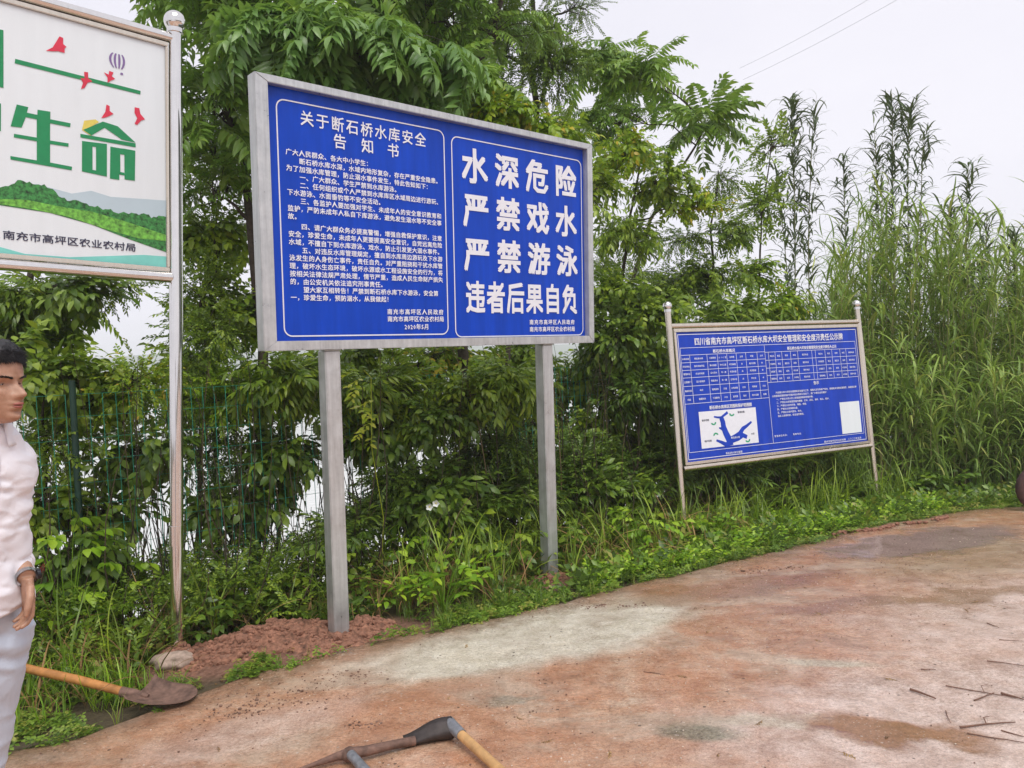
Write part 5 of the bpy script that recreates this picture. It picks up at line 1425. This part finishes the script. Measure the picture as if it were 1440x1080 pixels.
# hoe at the bottom edge
E_ = Gp(636, 1040); E_[2] = .060; Hh_ = Gp(702, 1092); Hh_[2] = .03
d_ = Hh_ - E_; d_ /= np.linalg.norm(d_)
ho = empty('hoe', (E_[0], E_[1], 0), 'hoe with pale wooden handle and dark upright blade at the bottom edge of the photo', 'hoe')
o_ = np.array([E_[0], E_[1], 0])
tube_obj('handle', [E_ - o_ + d_ * .05, E_ - o_ + d_ * .4, np.append((E_ - o_ + d_ * 1.15)[:2], .024)], [.021, .020, .019], WOODP, ho, 16)
tube_obj('socket', [E_ - o_ - d_ * .03 + (0, 0, .004), E_ - o_ + d_ * .09], [.028, .025], PIPE, ho, 16)
L_ = Gp(566, 1048) - Gp(636, 1040); L_[2] = 0
def hoe_f(u, v):
    bow = .045 * math.sin(math.pi * (1 - v))
    p = L_ * u
    return (p[0] - .0 + bow * .4, p[1] - bow + .02 * v, .004 + (.088 - .050 * u) * v + .012 * math.sin(u * 5) * v)
sheet_obj('blade', hoe_f, 14, 8, .004, IRON, ho)

# pickaxe
Cc = Gp(492, 1074); pk_ = empty('pickaxe', (Cc[0], Cc[1], 0), 'muddy pickaxe with grey pipe handle at the bottom edge of the photo', 'pickaxe')
o_ = np.array([Cc[0], Cc[1], 0]); R1_ = Gp(584, 1050) - o_; R0_ = Gp(400, 1092) - o_; Hd = Gp(545, 1130) - o_
tube_obj('head', [np.append(R0_[:2], .008), np.append(R0_[:2] * .55 + (0.0, .008), .022), (-.05, -.004, .036), (0, 0, .042), (.06, .018, .040), np.append(R1_[:2] * .6, .034), np.append(R1_[:2], .026)],
         [.004, .010, .017, .026, .022, .019, .020], RUST, pk_, 14)
bm = sphere_bm((0, 0, .038), .035, 1, .9, .85, 20, 14)
for v in bm.verts: v.co += v.co.normalized() * .008 * (vnoise(v.co.x * 60, v.co.y * 60, 3) - .5)
bm_obj('eye', bm, RUST, pk_, True)
dH = Hd[:2] / np.linalg.norm(Hd[:2])
tube_obj('handle', [(dH[0] * .02, dH[1] * .02, .046), (dH[0] * .4, dH[1] * .4, .034), (dH[0] * .95, dH[1] * .95, .024)], .020, PIPE, pk_, 18)

# small cart cut by the right edge
TYRE = simple('muddy_tyre', (.055, .028, .024), .8, vary=.6, scale=12, bumpy=.5)
wc = at(1461, 697, 7.25); wc[2] = .215
cart = empty('hand_cart', (wc[0], wc[1], 0), 'small cart at the right edge of the photo, only its muddy dark tyre showing', 'cart')
def ring(name, Rm, rt_, mat, par, treads=0, c=(0, 0, .215)):
    V = []; F = []; nu, nv = 48, 12
    for i in range(nu):
        a = 2 * math.pi * i / nu
        for j in range(nv):
            b_ = 2 * math.pi * j / nv; r = rt_ * (1.0 + (.07 if treads and i % 2 and abs(b_) < 1 or treads and i % 2 and b_ > 5.3 else 0))
            V.append(((Rm + r * math.cos(b_)) * math.cos(a) + c[0], r * .9 * math.sin(b_) + c[1], (Rm + r * math.cos(b_)) * math.sin(a) + c[2]))
    for i in range(nu):
        for j in range(nv): F.append((i * nv + j, ((i + 1) % nu) * nv + j, ((i + 1) % nu) * nv + (j + 1) % nv, i * nv + (j + 1) % nv))
    return link(name, np_mesh(name, V, F, mat), par)
wh = ring('wheel', .128, .012, IRON, cart); ring('tyre', .168, .046, TYRE, wh, 1)
for k in range(6):
    a = k * math.pi / 3; tube_obj('spoke', [(0, 0, .215), (.128 * math.cos(a), 0, .215 + .128 * math.sin(a))], .008, IRON, wh, 6)
tube_obj('axle', [(0, -.12, .215), (0, .12, .215)], .012, IRON, wh, 10)
for s_ in (-1, 1):
    tube_obj('frame_bar', [(0, s_ * .10, .215), (.35, s_ * .20, .30), (1.5, s_ * .30, .55)], .016, PIPE, cart, 10)
    tube_obj('leg', [(.95, s_ * .25, .42), (1.0, s_ * .25, .01)], .015, PIPE, cart, 8)
def tray_f(u, v):
    x = .30 + .95 * u; y = (v * 2 - 1) * .33; e2 = max(abs(v * 2 - 1), abs(u * 2 - 1)) ** 6
    return (x, y, .34 + .1 * u + .26 * e2)
sheet_obj('tray', tray_f, 20, 16, .004, simple('tray_green', (.05, .14, .08), .5, .3), cart)

# ------------------------------------------------------------------ the man at the left edge
m, t, b = new_mat('skin'); SKIN = m
co = objco(t); n = noise(t, 24, 6, .7, co); n2_ = noise(t, 130, 3, .6, co)
t.links.new(ramp(t, n, [(.3, (.30, .155, .095)), (.5, (.41, .23, .15)), (.7, (.49, .29, .20))]), b.inputs['Base Color'])
b.inputs['Roughness'].default_value = .45; b.inputs['Subsurface Weight'].default_value = .15; b.inputs['Subsurface Radius'].default_value = (.012, .005, .003); b.inputs['Subsurface Scale'].default_value = 1
bump(t, b, n2_, .3, .002)
def cloth(name, col, s=90):
    m, t, b = new_mat(name); co = objco(t)
    t.links.new(ramp(t, noise(t, 5, 4, .5, co), [(.3, tuple(c * .93 for c in col)), (.7, col)]), b.inputs['Base Color'])
    b.inputs['Roughness'].default_value = .85; b.inputs['Sheen Weight'].default_value = .2
    bump(t, b, mth(t, 'ADD', mth(t, 'MULTIPLY', noise(t, s, 3, .5, co), .04), noise(t, 6, 2, .35, co, 1.2)), .55, .03); return m
SHIRT = cloth('shirt_cotton', (.82, .81, .86)); TROU = cloth('trouser_cotton', (.52, .58, .68)); HAIR = simple('black_hair', (.012, .011, .013), .5, vary=.3, scale=60)
EYEW = simple('eye_white', (.62, .58, .54), .25, vary=.03); IRIS = simple('iris_dark', (.02, .012, .008), .15)
LIP = simple('lip', (.36, .12, .095), .45, vary=.1); WATCH = simple('watch_dark', (.02, .02, .025), .3, .5); WATCHM = simple('watch_steel', (.5, .5, .5), .25, 1.0)

pel = at(-48, 900, 2.40); pel[2] = 0
per = empty('person', tuple(pel), 'man in white shirt and pale blue trousers at the left edge, facing right', 'person')
fth = R_(35); Fv = np.array([math.cos(fth), -math.sin(fth), 0]); Lv = np.array([math.sin(fth), math.cos(fth), 0]); Zv = np.array([0, 0, 1.0])
def W_(x, y, z): return x * Fv + y * Lv + z * Zv      # torso frame: forward, his left, up


def loft(rings, seg=28):
    """rings: (centre, axis a * radius, axis b * radius) -> closed mesh"""
    V = []; F = []
    for c, a, b_ in rings:
        for k in range(seg):
            th = 2 * math.pi * k / seg; V.append(np.asarray(c) + math.cos(th) * np.asarray(a) + math.sin(th) * np.asarray(b_))
    n = len(rings)
    for i in range(n - 1):
        for k in range(seg):
            p, q = i * seg + k, i * seg + (k + 1) % seg; F += [(p, q, q + seg), (p, q + seg, p + seg)]
    V += [np.asarray(rings[0][0], float), np.asarray(rings[-1][0], float)]; c0 = n * seg
    for k in range(seg): F.append((c0, (k + 1) % seg, k)); F.append((c0 + 1, (n - 1) * seg + k, (n - 1) * seg + (k + 1) % seg))
    return np.array(V), np.array(F)


def torso(rows, seg=40):
    return loft([(W_(x, y, z), Fv * rx, Lv * ry) for x, y, z, rx, ry in rows], seg)


def remeshed(name, g, vox, mat, parent, disp=None, smooth_it=4):
    V, F, T = g.arrays(); me = np_mesh(name, V, F, mat); ob = bpy.data.objects.new(name, me); COL.objects.link(ob)
    md = ob.modifiers.new('r', 'REMESH'); md.mode = 'VOXEL'; md.voxel_size = vox; md.use_smooth_shade = True
    sm_ = ob.modifiers.new('s', 'SMOOTH'); sm_.iterations = smooth_it; sm_.factor = .5
    dg = bpy.context.evaluated_depsgraph_get(); m2 = bpy.data.meshes.new_from_object(ob.evaluated_get(dg))
    bpy.data.objects.remove(ob)
    n = len(m2.vertices); co_ = np.empty(n * 3); m2.vertices.foreach_get('co', co_); co_ = co_.reshape(-1, 3)
    if disp is not None:
        nr = np.empty(n * 3); m2.vertices.foreach_get('normal', nr); nr = nr.reshape(-1, 3)
        co_ += nr * disp(co_)[:, None]; m2.vertices.foreach_set('co', co_.ravel())
    m2.polygons.foreach_set('use_smooth', np.ones(len(m2.polygons), bool)); m2.update()
    if not m2.materials: m2.materials.append(mat)
    m2.name = name
    return link(name, m2, parent)


# head frame
hth = R_(10); HF = np.array([math.cos(hth), -math.sin(hth), -.03]); HF /= np.linalg.norm(HF); HL = np.array([math.sin(hth), math.cos(hth), 0]); HZ = np.cross(HF, HL)
hc = at(-12, 541, 2.36) - pel
def Hd_(x, y, z): return hc + x * HF + y * HL + z * HZ
zz = [-.118, -.112, -.10, -.085, -.07, -.055, -.04, -.02, 0, .02, .04, .06, .08, .095, .106, .113, .117]
xf = [.060, .079, .088, .086, .088, .091, .090, .086, .082, .088, .090, .087, .076, .062, .045, .026, .006]
xb = [.015, .012, .010, .02, .035, .055, .072, .086, .094, .098, .099, .096, .086, .072, .052, .030, .007]
ww = [.022, .031, .043, .054, .060, .064, .068, .071, .073, .074, .074, .072, .066, .056, .041, .024, .006]
def head_pt(a, z):
    f_, k_, w_ = np.interp(z, zz, xf), np.interp(z, zz, xb), np.interp(z, zz, ww)
    ca, sa = math.cos(a), math.sin(a)
    x = math.copysign(abs(ca) ** .9, ca) * (f_ if ca > 0 else k_); y = math.copysign(abs(sa) ** .95, sa) * w_
    if ca > 0:
        g1 = lambda v, c, s: math.exp(-((v - c) / s) ** 2)
        nose = .029 * g1(z, -.034, .013) + .022 * g1(z, -.018, .014) + .008 * g1(z, .0, .012)
        x += nose * g1(y, 0, .0105 + .004 * g1(z, -.036, .012)); x += .006 * g1(z, -.036, .008) * (g1(y, .015, .007) + g1(y, -.015, .007))
        x += (.011 * g1(z, -.058, .0055) + .010 * g1(z, -.072, .006) - .004 * g1(z, -.065, .003)) * g1(y, 0, .020)
        x += .006 * g1(z, -.102, .012) * g1(y, 0, .02) - .006 * g1(z, -.084, .006) * g1(y, 0, .02)
        for s_ in (-1, 1):
            x -= .013 * g1(y, s_ * .030, .015) * g1(z, .002, .011)
            x += .006 * g1(y, s_ * .030, .020) * g1(z, .021, .007)
            x += .007 * g1(y, s_ * .045, .016) * g1(z, -.024, .015)
    return x, y
hg = Geo(); zs = np.concatenate([np.linspace(-.118, .09, 66), np.linspace(.093, .117, 10)]); seg = 72; V = []; F = []
for z in zs:
    for k in range(seg):
        x, y = head_pt(2 * math.pi * k / seg, z); V.append(Hd_(x, y, z))
for i in range(len(zs) - 1):
    for k in range(seg):
        p, q = i * seg + k, i * seg + (k + 1) % seg; F += [(p, q, q + seg), (p, q + seg, p + seg)]
V += [Hd_(.03, 0, -.12), Hd_(0, 0, .1175)]; c0 = len(zs) * seg
for k in range(seg): F.append((c0, (k + 1) % seg, k)); F.append((c0 + 1, c0 - seg + k, c0 - seg + (k + 1) % seg))
body_g = Geo(); body_g.add(V, F)
for s_ in (-1, 1):   # ears
    V, F = loft([(Hd_(-.012 + .004 * i, s_ * (.070 + .004 * i), 0.0 - .004), HF * r_, HZ * r_ * 1.75) for i, r_ in enumerate((.010, .0165, .018, .015))], 16); body_g.add(V, F)
nb = at(-26, 603, 2.40) - pel                       # base of the neck
sh_c = nb - Zv * .035; body_g.add(*loft([(hc + HF * .0 - HF * .02 - HZ * .06, HF * .056, HL * .054), (hc * .5 + nb * .5 - HF * .012, Fv * .055, Lv * .056), (nb, Fv * .062, Lv * .066), (nb - Zv * .06, Fv * .08, Lv * .10)], 28))
lean_ = nb * (1, 1, 0)
def tc_(z, k=1.0): return lean_ * min(1, max(0, (z - .9) / .6))
def trow(z, rx, ry, fx=0): c = tc_(z) + Fv * fx + Zv * z; return (c, Fv * rx, Lv * ry)
body_g.add(*loft([trow(.86, .095, .155), trow(.95, .105, .165), trow(1.08, .098, .150), trow(1.22, .10, .145), trow(1.34, .098, .145), trow(1.42, .085, .135), trow(1.47, .06, .09)], 32))
shL = at(-20, 644, 2.55) - pel; elL = at(0, 745, 2.62) - pel; wrL = at(38, 812, 2.42) - pel
body_g.add(*tube([shL, elL * .5 + shL * .5, elL], [.050, .044, .038], 18)); body_g.add(*tube([elL, elL * .6 + wrL * .4, wrL], [.039, .038, .026], 18))
shR = nb - Lv * .155 - Zv * .06; elR = shR - Zv * .28 - Lv * .05 - Fv * .03; wrR = elR - Zv * .24 + Fv * .06
body_g.add(*tube([shR, shR * .5 + elR * .5, elR], [.050, .044, .038], 18)); body_g.add(*tube([elR, elR * .6 + wrR * .4, wrR], [.039, .038, .026], 18))
for s_, hipx in ((1, .02), (-1, 0)):
    hp = W_(0, s_ * .09, .88); kn = W_(.03, s_ * .10, .48) + np.array([-.11, 0, 0]); an = W_(-.02, s_ * .10, .09) + np.array([-.17, 0, 0])
    body_g.add(*tube([hp, hp * .5 + kn * .5, kn, kn * .6 + an * .4, an], [.088, .078, .055, .056, .036], 18))
    body_g.add(*loft([(an + Fv * u_ - Zv * .045, Lv * w_, Zv * h_) for u_, w_, h_ in ((-.06, .03, .035), (0, .038, .045), (.08, .045, .035), (.16, .043, .022), (.19, .03, .015))], 16))
# hands: palm, four fingers and a thumb
def hand(wr, dn, pal, acr, side):
    """dn: along the hand, pal: palm facing, acr: towards the thumb"""
    body_g.add(*loft([(wr, pal * .017, acr * .026), (wr + dn * .035, pal * .016, acr * .036), (wr + dn * .07, pal * .016, acr * .041), (wr + dn * .095, pal * .013, acr * .040)], 20))
    for i, ln_ in enumerate((.070, .078, .072, .056)):
        k0 = wr + dn * .088 + acr * (.030 - .020 * i); c_ = .25 + .08 * i
        p1 = k0 + (dn + pal * c_ * .4) * ln_ * .42; p2 = p1 + (dn * .85 + pal * (c_ + .35)) * ln_ * .32; p3 = p2 + (dn * .55 + pal * (c_ + .75)) * ln_ * .26
        body_g.add(*tube([k0 - dn * .02, k0, p1, p2, p3], [.0095, .0098, .0088, .0080, .0062], 10))
    t0 = wr + dn * .025 + acr * .026; t1 = t0 + dn * .030 + acr * .020 + pal * .008; t2 = t1 + dn * .032 + acr * .004 + pal * .010; t3 = t2 + dn * .026 - acr * .003 + pal * .006
    body_g.add(*tube([t0, t1, t2, t3], [.013, .0120, .0105, .0075], 10))
def nrm(v): v = np.asarray(v, float); return v / np.linalg.norm(v)
dn = nrm((.02, -.04, -1)); acr = nrm(np.cross(dn, np.cross((.75, -.65, 0), dn))); pal = nrm(np.cross(dn, acr)); pal = pal if pal[0] < 0 else -pal
hand(wrL, dn, pal, acr, 1)
dn2 = nrm((.1, 0, -1)); acr2 = nrm(np.cross(dn2, np.cross(Fv, dn2))); pal2 = nrm(np.cross(dn2, acr2)); pal2 = pal2 if pal2 @ Lv > 0 else -pal2
hand(wrR, dn2, pal2, acr2, -1)
body = remeshed('body', body_g, .0042, SKIN, per, None, 1)

for s_ in (-1, 1):
    p = Hd_(.0570, s_ * .030, .001); e_ = bm_obj('eye', sphere_bm(p, .0098), EYEW, per, True)
    q = Hd_(.0620, s_ * .030 + (.0010), .0005); bm_obj('iris', sphere_bm(q, .0056, u=12, v=8), IRIS, e_, True)
    # lids and brow
    lid = [Hd_(.0620 + .0060 * math.sin(u_ * math.pi), s_ * (.030 - .0135 + .027 * u_), .0002 + .0046 * math.sin(u_ * math.pi)) for u_ in np.linspace(0, 1, 9)]
    tube_obj('upper_eyelid', lid, .0026, SKIN, per, 8)
    tube_obj('eyelashes', [p_ + HF * .0016 - HZ * .0012 for p_ in lid], .0008, HAIR, per, 5)
    lid = [Hd_(.0615 + .0055 * math.sin(u_ * math.pi), s_ * (.030 - .0125 + .025 * u_), .0005 - .0042 * math.sin(u_ * math.pi)) for u_ in np.linspace(0, 1, 9)]
    tube_obj('lower_eyelid', lid, .0022, SKIN, per, 8)
    gb = Geo()
    for k in range(150):
        u_ = U(0, 1); y_ = s_ * (.013 + .036 * u_); z_ = .0165 + .006 * math.sin(u_ * 2.2) + U(-.0025, .0025); a_ = math.asin(min(.99, abs(y_) / .074)); x_, _y = head_pt(math.copysign(a_, s_), z_)
        p0 = Hd_(x_ + .0005, y_, z_); p1 = p0 + HF * .002 + HL * s_ * .006 + HZ * U(-.001, .004); V, F = tube([p0, p1], [.0010, .0004], 3, False); gb.add(V, F)
    link('eyebrow', gb.mesh('eyebrow', HAIR), per)
tube_obj('lips', [Hd_(head_pt(math.asin(y_ / .0615), -.058)[0] + .0004, y_, -.0590 - .002 * (y_ / .02) ** 2) for y_ in np.linspace(-.019, .019, 9)], [.001, .0028, .0036, .004, .0037, .004, .0036, .0028, .001], LIP, per, 8)
tube_obj('lips', [Hd_(head_pt(math.asin(y_ / .060), -.070)[0] + .0002, y_, -.0690 + .003 * (y_ / .02) ** 2) for y_ in np.linspace(-.018, .018, 9)], [.001, .003, .0042, .0048, .005, .0048, .0042, .003, .001], LIP, per, 8)
# hair cap and strands
V = []; F = []; na, nu_ = 64, 18
def zlow(a):
    a = abs((a + math.pi) % (2 * math.pi) - math.pi); return np.interp(a, [0, .6, .95, 1.25, 1.42, 1.55, 1.9, 2.4, math.pi], [.068, .066, .058, .030, -.020, -.018, .004, -.050, -.062])
for k in range(na):
    a = 2 * math.pi * k / na; zl = zlow(a) + .003 * math.sin(k * 2.7)
    for j in range(nu_):
        u = j / (nu_ - 1); z = zl + (.1165 - zl) * (1 - (1 - u) ** 1.6); x, y = head_pt(a, z); th_ = .002 + .012 * min(1, u * 3) * (1 + .5 * vnoise(a * 5, u * 9, 4)) + (.006 if math.cos(a) > .2 else 0) * u
        rr_ = math.hypot(x, y) + 1e-6; V.append(Hd_(x + x / rr_ * th_, y + y / rr_ * th_, z + th_ * min(1, u * 1.4)))
for k in range(na):
    for j in range(nu_ - 1):
        p, q = k * nu_ + j, ((k + 1) % na) * nu_ + j; F += [(p, q, q + 1), (p, q + 1, p + 1)]
V.append(Hd_(0, 0, .1335)); c0 = len(V) - 1
for k in range(na): F.append((k * nu_ + nu_ - 1, ((k + 1) % na) * nu_ + nu_ - 1, c0))
hr = link('hair', np_mesh('hair', V, F, HAIR), per)
gh = Geo()
for _ in range(2600):
    a = U(-math.pi, math.pi); zl = zlow(a); u = U(0, 1) ** 1.3; z = zl + (.116 - zl) * u; x, y = head_pt(a, z); rr_ = math.hypot(x, y) + 1e-6
    if 1.38 < abs(a) < 1.95 and z < .028: continue
    th_ = .004 + .010 * min(1, u * 3); p0 = Hd_(x + x / rr_ * th_, y + y / rr_ * th_, z + th_ * .8)
    dirv = HF * (x / rr_ * .6 + .35) + HL * (y / rr_ * .6) + HZ * (U(-.4, .25) if u > .25 else U(-1.6, -.7)); dirv = dirv / np.linalg.norm(dirv)
    V, F = tube([p0, p0 + dirv * U(.008, .018)], [.0008, .0003], 3, False); gh.add(V, F)
o = link('hair_strands', gh.mesh('hair_strands', HAIR), hr); o['kind'] = 'stuff'

# shirt
sg = Geo()
sg.add(*loft([trow(.925, .132, .192, .012), trow(1.0, .130, .186, .012), trow(1.08, .120, .168, .01), trow(1.2, .116, .160, .008), trow(1.32, .114, .160), trow(1.40, .104, .158), trow(1.45, .086, .130), (nb - Zv * .012, Fv * .074, Lv * .080), (nb + Zv * .006, Fv * .066, Lv * .070)], 48))
wr_s = wrL * .70 + elL * .30
sg.add(*tube([shL * .88 + nb * .12 - Zv * .02, shL, shL * .5 + elL * .5, elL, elL * .5 + wrL * .5, wr_s], [.058, .058, .054, .050, .046, .042], 24))
wr_r = wrR * .75 + elR * .25
sg.add(*tube([shR * .88 + nb * .12 - Zv * .02, shR, shR * .5 + elR * .5, elR, wr_r], [.07, .071, .064, .060, .046], 24))
def ridge(c, f, s_, k): return (1 - np.abs(2 * vnoise(c[:, 0] * f + c[:, 2] * f * 1.3, (c[:, 1] - c[:, 0] * .5) * f * .45, s_) - 1)) ** k
def wrinkle(c):
    return .0045 * ridge(c, 13, 71, 3) + .003 * ridge(c * (-1, 1, 1), 21, 72, 5) + .020 * (fbm(c[:, 0] * 9 + c[:, 2] * 5, c[:, 2] * 9 - c[:, 1] * 7, 13, 3) - .45) + .011 * (np.abs(vnoise(c[:, 2] * 26 + c[:, 0] * 14, c[:, 1] * 11 + c[:, 0] * 8, 6) - .5) * 2 - .5)
shirt = remeshed('shirt', sg, .006, SHIRT, per, wrinkle, 3)
# rolled cuff, collar, placket, buttons, pocket
cf = nrm(wrL - elL)
V, F = tube([wr_s - cf * .030, wr_s - cf * .012, wr_s + cf * .012, wr_s + cf * .020], [.044, .0455, .0455, .040], 24)
link('cuff', np_mesh('cuff', V, F, SHIRT), shirt)
def collar_f(u, v):
    a = -2.72 + 5.44 * u; op = 1 - abs(u - .5) * 2
    r1 = .074 + .014 * v; z = .034 * (1 - v) + .004 - .022 * v * (1 if .12 < u < .88 else 1.9) - .024 * (1 - op) * .9
    return tuple(nb + Fv * (-math.cos(a) * (r1 + .012 * (1 - op)) + .004) * -1 * -1 + Lv * math.sin(a) * r1 * 1.04 + Zv * z)
sheet_obj('collar', collar_f, 40, 6, .003, SHIRT, shirt)
pl = []
for z in np.linspace(.93, 1.43, 24):
    c, a, b_ = (trow(z, np.interp(z, [.925, 1.0, 1.08, 1.2, 1.32, 1.40, 1.45], [.132, .130, .120, .116, .114, .104, .086]), 0, np.interp(z, [.925, 1.08, 1.2, 1.32], [.012, .01, .008, 0])))
    pl.append(c + a)
pl = np.array(pl)
cc_ = np.concatenate([pl]); pl = pl + Fv * (wrinkle(cc_) + .0035)[:, None]
sheet_obj('placket', lambda u, v: tuple(pl[min(23, int(round(u * 23)))] + Lv * (v - .5) * .032), 24, 3, .003, SHIRT, shirt)
for z in (.98, 1.07, 1.16, 1.25, 1.34):
    i = int(round((z - .93) / .5 * 23)); p = pl[i] + Fv * .004; bm_obj('button', sphere_bm(p, .005, u=10, v=8), PRINT, shirt, True)
# trousers
tg = Geo()
tg.add(*loft([(W_(0, 0, z), Fv * rx, Lv * ry) for z, rx, ry in ((.80, .10, .165), (.88, .118, .172), (.96, .112, .168), (1.0, .105, .16))], 36))
for s_ in (1, -1):
    hp = W_(0, s_ * .090, .88); kn = W_(.03, s_ * .10, .48) + np.array([-.11, 0, 0]); an = W_(-.02, s_ * .10, .09) + np.array([-.17, 0, 0])
    tg.add(*tube([hp, hp * .75 + kn * .25, hp * .5 + kn * .5, kn, kn * .5 + an * .5, an - Zv * .03], [.104, .102, .096, .082, .076, .078], 24))
def wr2(c): return .007 * ridge(c, 8, 73, 3) + .004 * ridge(c * (-1, 1, 1), 14, 74, 5) + .022 * (fbm(c[:, 0] * 7 + c[:, 2] * 2.5, c[:, 2] * 4 - c[:, 1] * 6, 17, 3) - .45) + .012 * (np.abs(vnoise(c[:, 2] * 12 + c[:, 0] * 10, c[:, 1] * 9, 6) - .5) * 2 - .5)
remeshed('trousers', tg, .009, TROU, per, wr2, 3)
for s_ in (1, -1):
    an = W_(-.02, s_ * .10, .09) + np.array([-.17, 0, 0])
    V, F = loft([(an + Fv * u_ - Zv * .05, Lv * w_, Zv * h_) for u_, w_, h_ in ((-.085, .03, .03), (-.05, .042, .045), (.0, .045, .055), (.08, .05, .042), (.16, .048, .030), (.21, .03, .02))], 18)
    link('shoe', np_mesh('shoe', V, F, simple('shoe_leather', (.05, .035, .03), .5)), per)
# watch
wa = wrL - cf * .004
V, F = tube([wa - cf * .009, wa + cf * .009], .0315, 20, False); ws = link('watch', np_mesh('watch', V, F, WATCHM), per)
wn = nrm(-pal + np.array([0, -.3, 0])); wn = nrm(wn - cf * (wn @ cf))
V, F = tube([wa + wn * .028, wa + wn * .038], .017, 20); link('dial', np_mesh('dial', V, F, WATCH), ws)
